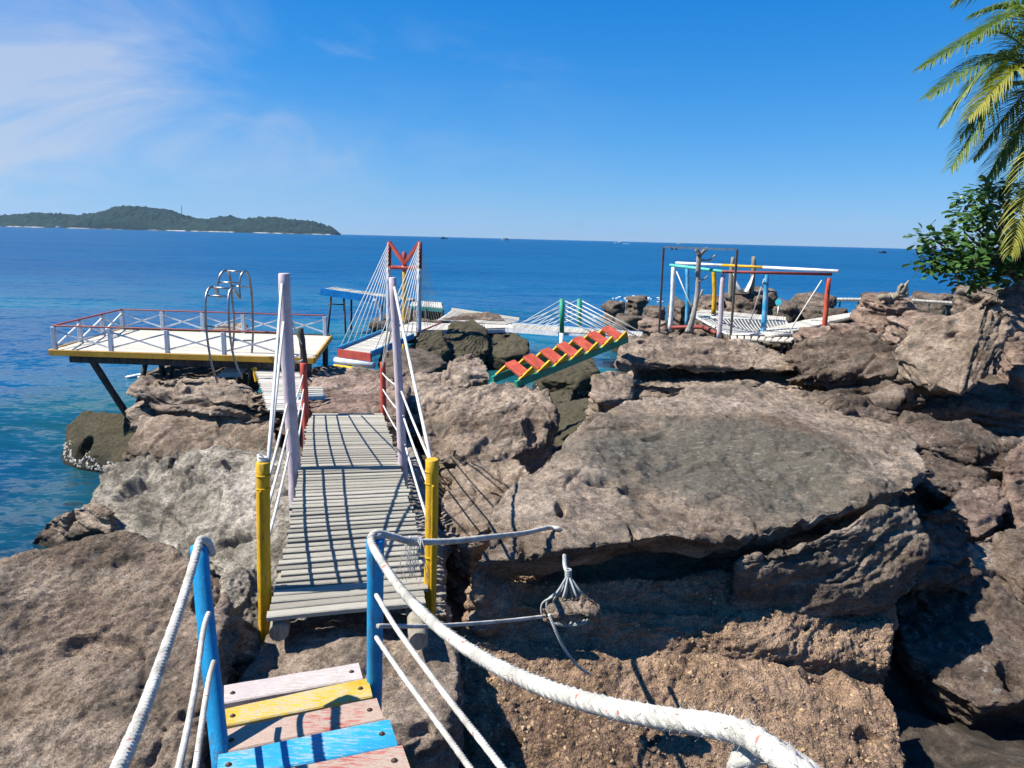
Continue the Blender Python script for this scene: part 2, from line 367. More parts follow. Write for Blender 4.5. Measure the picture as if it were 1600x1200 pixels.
# ================================================================== SETTING
# bed of the shore: a height field through known spots (x, y, height above the sea)
TC = np.array([(-7, 9.3, -.5), (-9.5, 12, -1.2), (-6.5, 14.5, .1), (-4.5, 13, .9), (-4, 17.5, .2), (-4, 20, -.9), (2, 17.2, -.7), (1, 14.5, .1), (0, 22, -.5), (3, 27, -1), (-.5, 12.5, 1.0), (-2, 10, 1.2),
    (-3.2, 7, .35), (-5, 8.2, -.1), (-3.5, 4, .5), (-1.2, 4.5, .7), (-1, 3, .9), (-1, 1, 1.6), (0, 0, 1.8), (1.5, 5, .3), (1, 3, .5), (3, 4, .28), (2.8, 4.8, .28), (3.3, 4.4, .28), (4, 5.5, .4), (5.5, 6.2, .5), (3.4, 3, .4), (5, 4, .5), (7, 8, 1), (9, 10, 1.6), (6, 10, 1), (3, 8, .8), (1.2, 9.3, .4),
    (3, 13, .9), (6, 13, 1.1), (8, 16, 1.0), (10.5, 14, 2.0), (13, 17, 2.2), (16, 20, 2), (12, 22, .9), (7, 21, .7), (5, 22.5, .2), (9, 28, .3), (14, 30, .2), (8, 36, -.2), (18, 38, -.2), (22, 30, 1), (3, 35, -1.6), (10, 48, -2), (25, 48, -1.5), (-3, 28, -.7), (-8, 25, -2), (-14, 10, -2.5), (-10, 5, -1.5), (-6, 4, -.4), (-4.5, 6, .0),
    (-5, 0, .6), (-12, -4, -1), (5, 0, 1), (8, 3, 1.5), (14, 6, 3), (20, 14, 3.5), (28, 22, 3), (0, -6, 2.5), (10, -6, 3.2), (30, 0, 4), (-20, 20, -4), (-20, 40, -5), (0, 60, -4), (30, 60, -3), (-30, -6, -4)], float)
def bed(x, y):
    d = (x[:, None] - TC[None, :, 0]) ** 2 + (y[:, None] - TC[None, :, 1]) ** 2 + .15
    w = d ** -2.0; return (w * TC[None, :, 2]).sum(1) / w.sum(1)
nx, ny = 250, 260
gx = np.linspace(-22, 34, nx); gy = np.linspace(-7, 58, ny); X, Y = np.meshgrid(gx, gy); x = X.ravel(); y = Y.ravel()
z = bed(x, y); q = np.stack([x, y, z], 1).astype(np.float32)
z = z + .30 * fbm(q * .9, 4) + .12 * np.abs(fbm(q * 3.1 + 7, 2)) - .1
V = np.stack([x, y, z], 1); idx = np.arange(nx * ny).reshape(ny, nx)
Fq = np.stack([idx[:-1, :-1], idx[:-1, 1:], idx[1:, 1:], idx[1:, :-1]], -1).reshape(-1, 4)
def np_mesh(name, V, Fq):
    me = bpy.data.meshes.new(name); me.vertices.add(len(V)); me.vertices.foreach_set('co', np.ascontiguousarray(V, np.float32).ravel())
    me.loops.add(Fq.size); me.loops.foreach_set('vertex_index', Fq.astype(np.int32).ravel()); k = Fq.shape[1]
    me.polygons.add(len(Fq)); me.polygons.foreach_set('loop_start', np.arange(0, Fq.size, k, dtype=np.int32))
    me.polygons.foreach_set('use_smooth', np.ones(len(Fq), bool)); me.update(calc_edges=True); me.validate(); return me
tag(link_mesh('shore_ground', np_mesh('shore_ground', V, Fq), M['rock_dark']), kind='structure')

# the sea: one sheet to the horizon; depth over the bed colours the shallows
def axis(lo, hi, step, far_lo, far_hi):
    a = list(np.arange(lo, hi + 1e-6, step)); s = step
    while a[-1] < far_hi: s *= 1.35; a.append(a[-1] + s)
    s = step
    while a[0] > far_lo: s *= 1.35; a.insert(0, a[0] - s)
    return np.array(a)
wx = axis(-22, 34, .45, -9000, 9000); wy = axis(2, 58, .45, -3000, 9000); X, Y = np.meshgrid(wx, wy); x = X.ravel(); y = Y.ravel()
dep = np.full(len(x), 6.0); inn = (x > -40) & (x < 45) & (y > -10) & (y < 75); dep[inn] = -bed(x[inn], y[inn])
sh = np.clip(1 - dep / 2.2, 0, 1)
V = np.stack([x, y, np.zeros_like(x)], 1); idx = np.arange(len(wx) * len(wy)).reshape(len(wy), len(wx))
Fq = np.stack([idx[:-1, :-1], idx[:-1, 1:], idx[1:, 1:], idx[1:, :-1]], -1).reshape(-1, 4)
sea = np_mesh('sea_water', V, Fq)
at = sea.attributes.new('shallow', 'FLOAT', 'POINT'); at.data.foreach_set('value', sh.astype(np.float32))
m, t, b = new_mat('sea_water'); M['sea'] = m
g = t.nodes.new('ShaderNodeNewGeometry'); pos = g.outputs['Position']
an = t.nodes.new('ShaderNodeAttribute'); an.attribute_name = 'shallow'
pn = noise_n(t, map_n(t, pos, (.022, .06, 1), (0, 0, R(8))), 1, 4, .55, .4)
sx = t.nodes.new('ShaderNodeSeparateXYZ'); t.links.new(pos, sx.inputs[0])
near = t.nodes.new('ShaderNodeMapRange'); t.links.new(sx.outputs['Y'], near.inputs[0]); near.inputs[1].default_value = 75; near.inputs[2].default_value = 18
teal = math_n(t, 'MULTIPLY', ramp_n(t, pn, [(.46, 0.0), (.60, 1.0)]), near.outputs[0])
c = mix_n(t, ramp_n(t, noise_n(t, map_n(t, pos, (.004, .012, 1)), 1, 4, .6), [(.35, 0.0), (.65, 1.0)]), (.0004, .048, .132), (.0008, .070, .175))
c = mix_n(t, math_n(t, 'MULTIPLY', teal, .55), c, (.004, .19, .235))
pn2 = noise_n(t, map_n(t, pos, (.25, .5, 1)), 1, 4, .6)
c = mix_n(t, math_n(t, 'MULTIPLY', ramp_n(t, an.outputs['Fac'], [(.35, 0.0), (.8, 1.0)]), ramp_n(t, pn2, [(.3, .45), (.65, 1.0)])), c, (.012, .085, .075))
nd = t.nodes.new('ShaderNodeMapRange'); t.links.new(sx.outputs['Y'], nd.inputs[0]); nd.inputs[1].default_value = 20; nd.inputs[2].default_value = 10
c = mix_n(t, math_n(t, 'MULTIPLY', nd.outputs[0], ramp_n(t, noise_n(t, map_n(t, pos, (.35, .6, 1)), 1, 3, .55), [(.35, .95), (.65, .45)])), c, (.002, .018, .042))
dl = t.nodes.new('ShaderNodeVectorMath'); dl.operation = 'LENGTH'; t.links.new(pos, dl.inputs[0])
rr_ = t.nodes.new('ShaderNodeMapRange'); t.links.new(dl.outputs['Value'], rr_.inputs[0]); rr_.inputs[1].default_value = 12; rr_.inputs[2].default_value = 90; rr_.inputs[3].default_value = .14; rr_.inputs[4].default_value = .36
t.links.new(rr_.outputs[0], b.inputs['Roughness'])      # sub-pixel ripples widen the reflection with distance
t.links.new(c, b.inputs['Base Color']); b.inputs['IOR'].default_value = 1.33; b.inputs['Specular IOR Level'].default_value = .30
def nslope(scale, rot, amp, det):
    n = t.nodes.new('ShaderNodeTexNoise'); n.inputs['Scale'].default_value = 1; n.inputs['Detail'].default_value = det; n.inputs['Roughness'].default_value = .58; n.inputs['Distortion'].default_value = .35
    t.links.new(map_n(t, pos, scale, (0, 0, R(rot))), n.inputs['Vector'])
    v = t.nodes.new('ShaderNodeVectorMath'); v.operation = 'SUBTRACT'; t.links.new(n.outputs['Color'], v.inputs[0]); v.inputs[1].default_value = (.5, .5, .5)
    w = t.nodes.new('ShaderNodeVectorMath'); w.operation = 'MULTIPLY'; t.links.new(v.outputs[0], w.inputs[0]); w.inputs[1].default_value = (amp * .6, amp, 0); return w.outputs[0]
acc = None
for sc_, ro_, am_, de_ in (((.018, .06, 1), 4, .16, 2), ((.05, .16, 1), -5, .24, 2), ((.16, .45, 1), 6, .34, 2), ((.8, 2.0, 1), 14, .55, 3), ((2.6, 6.0, 1), -12, .75, 3), ((8, 15, 1), 20, .35, 2)):
    o_ = nslope(sc_, ro_, am_, de_)
    if acc is None: acc = o_
    else:
        v = t.nodes.new('ShaderNodeVectorMath'); v.operation = 'ADD'; t.links.new(acc, v.inputs[0]); t.links.new(o_, v.inputs[1]); acc = v.outputs[0]
v = t.nodes.new('ShaderNodeVectorMath'); v.operation = 'ADD'; t.links.new(acc, v.inputs[0]); v.inputs[1].default_value = (0, 0, 1)
w = t.nodes.new('ShaderNodeVectorMath'); w.operation = 'NORMALIZE'; t.links.new(v.outputs[0], w.inputs[0]); t.links.new(w.outputs[0], b.inputs['Normal'])
tag(link_mesh('sea_water', sea, m), kind='structure')

# ------------------------------------------------------------------ rocks
ROCK_TRIS = 0
def rock(name, label, hulls, vox, mat, group=None, cat='rock', big=.10, strata=.07, mid=.03, fine=.008, crack=.05, smooth=4, bedn=(.10, -.14, 1), freq=1.0, carve=(), seed=0, sfreq=3.6, cut=None, parent=None, blk=.04):
    """union of convex lumps -> voxel skin -> layered, cracked and pitted relief.
    hulls: list of (top points, bottom height, shrink, (dx, dy))"""
    global ROCK_TRIS
    bm = bmesh.new()
    for hd in hulls:
        top, zb = hd[0], hd[1]; k = hd[2] if len(hd) > 2 else 1.0; off = hd[3] if len(hd) > 3 else (0, 0)
        top = [Vector(p) for p in top]; cx = sum((p.x for p in top)) / len(top); cy = sum((p.y for p in top)) / len(top)
        pts = top + [Vector((cx + (p.x - cx) * k + off[0], cy + (p.y - cy) * k + off[1], zb)) for p in top]
        b2 = bmesh.new(); vs = [b2.verts.new(p) for p in pts]
        r_ = bmesh.ops.convex_hull(b2, input=vs)
        dead = list({e for e in r_['geom_interior'] + r_['geom_unused'] if isinstance(e, bmesh.types.BMVert)}); bmesh.ops.delete(b2, geom=dead, context='VERTS')
        tmp = bpy.data.meshes.new('t'); b2.to_mesh(tmp); b2.free(); bm.from_mesh(tmp); bpy.data.meshes.remove(tmp)
    me = bpy.data.meshes.new(name); bm.to_mesh(me); bm.free()
    o = bpy.data.objects.new(name, me); C.objects.link(o)
    md = o.modifiers.new('r', 'REMESH'); md.mode = 'VOXEL'; md.voxel_size = vox; md.adaptivity = 0
    ms = o.modifiers.new('s', 'SMOOTH'); ms.factor = .5; ms.iterations = smooth
    dg = bpy.context.evaluated_depsgraph_get(); em = o.evaluated_get(dg).to_mesh()
    n = len(em.vertices); V = np.empty(n * 3, np.float32); em.vertices.foreach_get('co', V); V = V.reshape(-1, 3)
    N = np.empty(n * 3, np.float32); em.vertices.foreach_get('normal', N); N = N.reshape(-1, 3)
    L = np.empty(len(em.polygons), np.int32); em.polygons.foreach_get('loop_total', L)
    Fi = np.empty(len(em.loops), np.int32); em.loops.foreach_get('vertex_index', Fi); Fq = Fi.reshape(-1, 4)
    o.evaluated_get(dg).to_mesh_clear(); bpy.data.objects.remove(o); bpy.data.meshes.remove(me)
    nb = np.array(bedn, np.float32); nb /= np.linalg.norm(nb)
    tx = np.cross([0, 1, 0], nb); tx /= np.linalg.norm(tx); ty = np.cross(nb, tx); B = np.stack([tx, ty, nb], 1).astype(np.float32)
    sd_ = np.float32(seed * 13.7); q = V @ B + sd_
    warp = np.stack([pnoise(q * .9 + 31), pnoise(q * .9 + 57), pnoise(q * .9 + 83)], 1) * .22; qw = q + warp
    side = 1 - .66 * np.abs(N @ nb)
    def beds(step, wob, sharp, sal):
        h_ = (q[:, 2] + wob * fbm(q * np.array([.8, .8, .5], np.float32) * freq + sal, 3)) / step
        i_ = np.floor(h_); f_ = h_ - i_; lv = lambda k_: np.sin(k_ * 127.1 + sal * 3.3) * 43758.5453
        l0 = lv(i_) - np.floor(lv(i_)); l1 = lv(i_ + 1) - np.floor(lv(i_ + 1)); e_ = np.clip((f_ - (1 - sharp)) / sharp, 0, 1); e_ = e_ * e_ * (3 - 2 * e_)
        return (l0 + (l1 - l0) * e_ - .5) * 2 - .5 * np.exp(-((f_ - 1 + sharp / 2) / .09) ** 2)
    amt = np.clip(.55 + 1.1 * pnoise(q * .7 * freq + 21), .1, 1.3); amt2 = np.clip(.5 + 1.3 * pnoise(q * 1.7 * freq + 61), 0, 1.4)
    bs = .8 / sfreq / freq
    s_ = beds(bs, .16, .14, 5.0 + seed) * amt + .45 * beds(bs * .36, .10, .2, 9.0 + seed) * amt2
    aniso = np.array([1, 1, 3.0], np.float32)
    m1 = fbm(qw * aniso * 2.2 * freq + 9, 5, .56)                      # rough, layered relief at every size
    rid = 1 - np.abs(fbm(qw * aniso * 1.3 * freq + 33, 3, .5)) * 2
    if blk:
        qb = qw * np.array([1.5, 1.5, 3.4], np.float32) * freq; ib = np.floor(qb); fb0 = qb - ib; d1 = np.full(n, 9., np.float32); d2 = d1.copy(); cid = np.zeros(n, np.float32)
        for ox in (-1, 0, 1):
            for oy in (-1, 0, 1):
                for oz in (-1, 0, 1):
                    o3 = np.array([ox, oy, oz], np.float32); c3 = (ib + o3).astype(np.int32) & 255; hsh = _perm[_perm[_perm[c3[:, 0]] + c3[:, 1]] + c3[:, 2]]
                    e3 = o3 + .5 + .44 * _g[hsh] - fb0; dd_ = (e3 * e3).sum(1); nw = dd_ < d1
                    d2 = np.where(nw, d1, np.minimum(d2, dd_)); cid = np.where(nw, hsh, cid); d1 = np.where(nw, dd_, d1)
        edge = np.sqrt(d2) - np.sqrt(d1); blkD = blk * ((_perm[(cid.astype(np.int32) + 91) & 255] / 255. - .5) * np.clip(edge / .10, 0, 1) * 1.6 - .9 * np.exp(-(edge / .045) ** 2) * np.clip(.3 + 1.6 * pnoise(q * .9 + 71), 0, 1))
    else: blkD = 0
    D = blkD + big * fbm(q * .9 * freq + 3, 2) + strata * s_ * side + mid * (.95 * m1 + .35 * rid) + 1.7 * fine * fbm(q * np.array([12, 12, 22], np.float32) * freq + 5, 3, .65)
    kk = np.abs(pnoise(qw * np.array([.6, .6, 1.0], np.float32) * freq + 40)); D -= crack * np.clip(1 - kk / .035, 0, 1) ** 1.3 * np.clip(pnoise(q * .9 + 11) * 3, 0, 1)
    k2 = np.abs(pnoise(qw * np.array([.35, .35, 3.4], np.float32) * freq + 70)); D -= crack * 1.3 * np.clip(1 - k2 / .06, 0, 1) ** 1.3 * side * np.clip(.3 + pnoise(q * 1.1 + 41) * 2, 0, 1)
    pit = fbm(qw * np.array([1.5, 2.0, 6.5], np.float32) * freq + 90, 3, .5); D -= (mid + .01) * 1.6 * np.clip((pit - .70) / .14, 0, 1)
    V2 = V + N * D[:, None]
    for cpos, rad, depth, *dr in carve:
        cpos = np.array(cpos, np.float32); rad = np.array(rad if hasattr(rad, '__len__') else (rad,) * 3, np.float32)
        r2 = (((V - cpos) / rad) ** 2).sum(1); w = np.clip(1 - r2, 0, 1); w = w * (1.0 + .5 * pnoise(V * 6))
        dv = np.array(dr[0], np.float32) if dr else -N; V2 = V2 + dv * (depth * np.minimum(1, w * 1.6))[:, None]
    if cut is not None:
        keep = (V2[Fq, 2].max(1) > cut); Fq = Fq[keep]; us = np.unique(Fq); mp = np.zeros(n, np.int32); mp[us] = np.arange(len(us)); V2 = V2[us]; Fq = mp[Fq]
    lo = V2.min(0); hi = V2.max(0); L0 = Vector(((lo[0] + hi[0]) / 2, (lo[1] + hi[1]) / 2, lo[2]))
    me = np_mesh(name, V2 - np.array(L0, np.float32), Fq); ROCK_TRIS += 2 * len(Fq)
    ob = link_mesh(name, me, M[mat], None, L0)
    return tag(ob, label, cat, group)
def PP(*a): return [P(*p) for p in a]
def AA(*a): return [A(*p) for p in a]

# --- the great flat boulder right of the footbridge
rock('boulder', 'huge flat-topped brown boulder with an undercut lip, right of the slatted footbridge', [
    (PP((738, 884, 4.76), (800, 876, 4.95), (870, 864, 5.0), (960, 848, 5.2), (1060, 836, 5.38), (1180, 802, 5.75), (1300, 780, 6.25), (1436, 764, 6.85), (1458, 735, 7.4), (1425, 690, 8.4), (1330, 650, 9.3), (1240, 612, 10), (1110, 600, 10.1), (1000, 618, 9.3), (900, 668, 8.1), (860, 725, 7.1), (775, 785, 6.0)), 1.72, .93, (.03, .22)),
    (PP((790, 860, 5.9), (1000, 840, 6.0), (1360, 760, 7.3), (1420, 720, 8.2), (1330, 660, 9.4), (1110, 610, 10), (1000, 625, 9.2), (880, 690, 8)), .2, 1.0, (0, .1)),
    (PP((733, 890, 4.75), (765, 880, 5.0), (800, 915, 5.1), (790, 950, 4.95), (755, 938, 4.78)), 1.25, .8, (.05, .15)),
    (PP((1150, 862, 5.62), (1230, 832, 5.78), (1330, 810, 6.1), (1430, 785, 6.6), (1440, 850, 6.4), (1398, 908, 6.02), (1300, 915, 5.78), (1160, 890, 5.62)), 1.1, .97, (.0, .05)),
    ], .0185, 'rock_big', blk=.016, big=.09, strata=.075, mid=.030, fine=.007, crack=.05, smooth=6, sfreq=3.0, bedn=(-.04, -.2, 1),
    carve=[(A(1130, 710, 2.35), (1.5, 1.35, .9), .17, (0, 0, -1)), (A(995, 720, 2.3), (.22, .13, .3), .15), (A(878, 762, 2.25), (.06, .16, .3), .14), (A(1085, 682, 2.4), (.20, .14, .3), .16), (A(1150, 690, 2.4), (.3, .1, .2), .07), (A(820, 850, 2.1), (.05, .3, .2), .06), (A(990, 820, 2.1), (.03, .25, .3), .05), (P(1205, 790, 5.7), (.03, .35, .4), .06)], seed=1, cut=-.1)
rock('conglomerate_ledge', 'pebbly orange-brown slope under the overhanging lip of the huge flat boulder', [
    (PP((722, 985, 4.88), (800, 1040, 4.95), (1000, 1060, 5.2), (1250, 1060, 5.45), (1385, 1060, 5.5), (1415, 1120, 5.0), (1405, 1200, 4.6), (1250, 1235, 4.25), (900, 1300, 3.8), (760, 1290, 3.85), (705, 1210, 4.15), (712, 1090, 4.5)), .0, 1.0),
    (PP((735, 930, 4.95), (800, 960, 5.25), (1000, 980, 5.7), (1250, 985, 5.9), (1390, 970, 6.0), (1395, 1040, 5.6), (1250, 1070, 5.4), (1000, 1070, 5.15), (800, 1050, 4.9), (722, 1000, 4.85)), .0, 1.0),
    (PP((738, 905, 5.02), (820, 905, 5.6), (1000, 905, 6.1), (1250, 915, 6.3), (1390, 890, 6.5), (1395, 970, 6.1), (1250, 985, 5.9), (1000, 980, 5.75), (820, 965, 5.35), (735, 940, 4.98)), .0, 1.0),
    (PP((760, 860, 5.8), (1000, 850, 6.5), (1390, 830, 6.9), (1390, 900, 6.5), (1250, 915, 6.4), (1000, 905, 6.2), (820, 905, 5.7)), .0, 1.0)],
    .0155, 'cong', blk=.012, big=.07, strata=.02, mid=.028, fine=.010, crack=.02, smooth=22, seed=2, cut=0, carve=[(P(1290, 1090, 5.2), (.25, .25, .3), .12), (P(1200, 1130, 4.8), (.3, .12, .2), .06)])
rock('rock', 'lichen-spotted rock half shaded by the huge flat boulder, with a round hole', [
    (PP((1398, 935, 6.95), (1490, 900, 7.4), (1600, 893, 7.6), (1720, 900, 7.7), (1720, 1085, 5.85), (1592, 1092, 5.72), (1530, 1102, 5.68), (1460, 1065, 5.95), (1410, 1005, 6.4)), -.1, .92, (.08, .2))],
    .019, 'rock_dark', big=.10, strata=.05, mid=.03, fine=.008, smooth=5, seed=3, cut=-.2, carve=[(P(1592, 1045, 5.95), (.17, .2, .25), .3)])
rock('rock', 'lumpy brown lichen rock between flat boulder and the shaded holed rock', [
    (PP((1432, 795, 7.4), (1480, 780, 7.8), (1510, 800, 7.8), (1535, 870, 7.2), (1500, 905, 7.0), (1430, 905, 6.8), (1425, 850, 7.0)), .3, .95)], .02, 'rock_dark', big=.1, strata=.15, mid=.05, smooth=3, seed=4)
rock('rock', 'pointed brown rock with a sunlit slanted face behind the lumpy lichen rock', [
    (PP((1473, 803, 8.2), (1500, 768, 8.6), (1558, 752, 8.8), (1580, 775, 8.7), (1565, 820, 8.1), (1530, 842, 7.9), (1490, 832, 8.0)), .5, .8, (.1, .2))], .02, 'rock_red', big=.06, strata=.12, mid=.03, smooth=3, seed=5)
rock('rock', 'smooth pinkish rock cut by the right edge, above the pointed brown rock', [
    (PP((1570, 722, 8.9), (1600, 690, 9.2), (1700, 680, 9.4), (1700, 830, 8.4), (1600, 825, 8.3), (1575, 780, 8.6)), .6, .9)], .022, 'rock_red', big=.06, strata=.03, mid=.02, seed=6)
rock('rock', 'small pale brown rock wedged below the pointed rock at the right edge', [
    (PP((1505, 850, 7.7), (1560, 828, 8.0), (1590, 845, 8.0), (1570, 890, 7.5), (1520, 892, 7.4)), .4, 1)], .02, 'rock_tan', seed=7, big=.05, strata=.04)
rock('rock', 'dark cracked rock at the right edge above the rock with a hole', [
    (PP((1540, 880, 7.6), (1575, 830, 7.9), (1640, 815, 8.0), (1720, 830, 8), (1720, 915, 7.2), (1600, 915, 7.1)), .4, .95)], .02, 'rock_dark', seed=8, big=.08, strata=.08)
for k, (pp, lab, mt) in enumerate([
    (PP((1298, 628, 10.6), (1345, 626, 10.8), (1450, 650, 10.4), (1620, 690, 9.8), (1620, 735, 9.4), (1540, 730, 9.4), (1420, 690, 9.6), (1330, 655, 10.1)), 'long slanting brown slab running behind the flat boulder to the right edge', 'rock_dark'),
    (PP((1400, 700, 9.4), (1460, 700, 9.5), (1560, 745, 9.1), (1575, 770, 8.9), (1520, 770, 8.7), (1440, 735, 8.8)), 'lower slanting slab with white lichen beside the back of the flat boulder', 'rock_dark'),
    (PP((1180, 600, 11.6), (1300, 612, 11.6), (1345, 640, 11), (1320, 660, 10.5), (1240, 640, 10.6), (1170, 615, 11.1)), 'low brown rock behind the crest of the flat boulder', 'rock')]):
    rock('slab_rock', lab, [(pp, .6, .95, (.1, .15))], .022, mt, big=.08, strata=.22, mid=.04, crack=.09, smooth=2, seed=20 + k, blk=.07, bedn=(.25, -.3, 1), sfreq=4)
rock('boulder', 'layered brown ledge with a deep black groove, below the coloured hammock frame', [
    (PP((962, 545, 14.6), (985, 528, 15.4), (1050, 520, 16), (1180, 535, 16.2), (1250, 565, 15.5), (1248, 580, 14.7), (1150, 576, 14.5), (1100, 573, 14.3), (1030, 566, 14.2), (966, 568, 14.2)), 1.76, 1.0),
    (PP((968, 588, 14.3), (1110, 592, 14.6), (1250, 596, 14.8), (1252, 606, 14.5), (1110, 602, 14.0), (1060, 604, 13.7), (985, 597, 13.9)), 1.0, .96, (.05, .1)),
    (PP((985, 560, 15.2), (1250, 570, 15.4), (1250, 620, 14.8), (1000, 600, 14.8)), .3, 1)],
    .028, 'rock', big=.07, strata=.13, mid=.05, crack=.08, smooth=2, seed=9, blk=.05, sfreq=3.4, cut=-.1)
rock('boulder', 'dark craggy rock mass below the red post of the hammock frame', [
    (PP((1235, 560, 14.4), (1262, 530, 15.4), (1330, 515, 15.4), (1400, 530, 14.4), (1450, 562, 13.4), (1436, 588, 12.9), (1330, 582, 13.2), (1250, 582, 13.8)), 1.62, .97),
    (PP((1250, 560, 15.2), (1330, 540, 15.4), (1440, 560, 14.4), (1450, 600, 13.6), (1330, 600, 14.0), (1250, 600, 14.4)), .4, 1),
    (PP((1236, 618, 13.4), (1300, 606, 13.8), (1360, 612, 13.3), (1340, 636, 12.5), (1250, 640, 12.6)), .4, 1),
    (PP((1350, 600, 13.2), (1420, 588, 13.2), (1462, 600, 12.7), (1450, 628, 12.2), (1370, 630, 12.3)), .9, .9, (.1, .3))],
 .027, 'rock_dark', big=.16, strata=.34, mid=.06, crack=.11, smooth=2, seed=10, blk=.10, bedn=(-.12, .30, 1), sfreq=3.0)
rock('leaning_slab', 'tall brown slab leaning up beside the dark hollow, beneath the broadleaf tree', [
    (PP((1405, 548, 12.6), (1425, 520, 13), (1548, 452, 12.2), (1572, 468, 12.2), (1580, 520, 11.9), (1545, 585, 11.5), (1500, 618, 11.3), (1450, 600, 11.8)), 2.0, .62, (-.2, .3))],
    .023, 'rock', big=.09, strata=.20, mid=.05, crack=.10, smooth=2, seed=11, blk=.06, bedn=(-.55, -.5, .7), sfreq=4)
rock('boulder', 'rounded brown rock at the right edge behind the leaning slab', [
    (PP((1556, 455, 13.6), (1600, 428, 13.8), (1720, 420, 14), (1720, 600, 12.6), (1600, 590, 12.3), (1570, 520, 12.9)), 1.4, .95)], .026, 'rock_red', big=.12, strata=.06, mid=.04, seed=12)
rock('boulder', 'shaded rock wall of the dark hollow under the leaning slab', [
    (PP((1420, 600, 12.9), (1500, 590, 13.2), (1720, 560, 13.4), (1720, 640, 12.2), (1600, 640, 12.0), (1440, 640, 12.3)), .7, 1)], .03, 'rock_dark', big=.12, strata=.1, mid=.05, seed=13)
rock('pebble_rock', 'small orange stone lying in the mouth of the dark hollow', [(PP((1493, 660, 10.4), (1515, 653, 10.6), (1520, 662, 10.4), (1500, 668, 10.3)), 1.2, .9)], .016, 'rock_red', big=.02, strata=.02, mid=.01, crack=.01, seed=14, smooth=2)

# --- left of the bridge
rock('boulder', 'big dark grey-brown boulder at the lower left, beside the left blue post', [
    (PP((-80, 895, 4.4), (0, 876, 4.6), (90, 862, 4.75), (200, 842, 4.82), (262, 858, 4.75), (322, 884, 4.6), (356, 935, 4.3), (346, 990, 4.08), (330, 1060, 3.8), (300, 1200, 3.35), (100, 1230, 3.2), (-80, 1230, 3.2)), .2, 1.0, (0, .1))],
    0.0125, 'rock', blk=.03, big=.09, strata=.05, mid=.035, fine=.009, crack=.045, smooth=9, seed=15, bedn=(.1, -.35, 1), cut=.2, carve=[(P(322, 915, 4.3), (.1, .15, .2), .14), (P(240, 960, 4.0), (.07, .12, .1), .05)])
rock('rock', 'smooth grey rock behind the foot of the left yellow post', [
    (PP((350, 905, 5.0), (385, 880, 5.3), (425, 905, 5.3), (425, 990, 4.75), (400, 1030, 4.45), (355, 1020, 4.4), (345, 970, 4.6)), .3, 1)], .013, 'rock_grey', big=.05, strata=.02, mid=.015, smooth=8, seed=16)
rock('boulder', 'flat brown-grey rock between the footbridge and the painted steps', [
    (AA((425, 985, 1.63), (520, 955, 1.66), (662, 960, 1.64), (712, 1010, 1.58), (716, 1090, 1.55), (690, 1140, 1.5), (560, 1190, 1.5), (370, 1160, 1.52), (372, 1060, 1.58)), .2, 1.0)],
    .0125, 'rock_tan', blk=.015, big=.03, strata=.05, mid=.025, fine=.007, crack=.03, smooth=4, seed=17, cut=.2)
rock('rock', 'brown rock beside the right blue post, below the flat grey rock', [
    (AA((600, 1150, 1.15), (700, 1130, 1.1), (712, 1200, 1.05), (700, 1290, 1.1), (590, 1290, 1.2)), .2, 1)], .014, 'rock', seed=18, big=.05, strata=.05)
rock('rock', 'rock in shade under the left end of the painted steps', [
    (AA((255, 1195, 1.2), (300, 1110, 1.2), (350, 1090, 1.2), (380, 1180, 1.2), (330, 1290, 1.2), (230, 1300, 1.2)), .2, 1)], .014, 'rock', seed=19, big=.05, strata=.05)
rock('boulder', 'pale grey scaly rock shelf sloping to the sea, left of the yellow post', [
    (AA((455, 705, 1.25), (300, 703, 1.15), (215, 715, .95), (160, 728, .80), (147, 760, .6), (150, 800, .45), (180, 838, .4), (250, 868, .4), (360, 890, .55), (455, 915, .8)), -.5, 1.02)],
    .02, 'rock_grey', big=.10, strata=.085, mid=.06, fine=.012, crack=.06, smooth=3, seed=23, sfreq=4.5, cut=-.5, carve=[(A(205, 765, .75), (.26, .24, .3), .28), (A(305, 755, 1.0), (.3, .12, .2), .1), (A(365, 822, 1.0), (.4, .13, .3), .2), (A(300, 825, .9), (.2, .1, .2), .08)])
rock('rock', 'small round brown rock at the water edge, left of the grey shelf', [
    (AA((45, 848, .0), (75, 812, .35), (105, 792, .6), (150, 783, .72), (172, 800, .65), (192, 836, .35), (165, 858, .2), (90, 862, .05)), -.5, 1.05)], .02, 'rock', big=.06, strata=.04, mid=.03, smooth=6, seed=24, cut=-.5, carve=[(A(110, 815, .4), (.1, .3, .3), .1), (A(178, 825, .5), (.12, .2, .3), .15)])
rock('boulder', 'smooth brown sloping rock face in the middle of the left rock stack', [
    (PP((222, 655, 11.7), (300, 646, 11.8), (425, 655, 11.5), (440, 700, 10.9), (400, 716, 10.8), (300, 712, 10.9), (196, 706, 11.1)), -.2, 1.02)], .026, 'rock', big=.06, strata=.05, mid=.03, crack=.04, smooth=4, seed=25, cut=-.3)
rock('boulder', 'layered brown rock on top of the left stack, below the steel hoops', [
    (PP((203, 607, 12.0), (225, 590, 12.5), (260, 586, 12.5), (300, 592, 12.4), (365, 590, 12.3), (422, 612, 11.9), (425, 640, 11.5), (300, 642, 11.6), (225, 642, 11.8)), .55, .97),
    (PP((300, 602, 12.2), (360, 594, 12.2), (430, 618, 11.8), (430, 632, 11.5), (330, 627, 11.5)), 1.1, 1)], .025, 'rock_tan', big=.09, strata=.22, mid=.05, crack=.09, smooth=3, seed=26, sfreq=4.2)
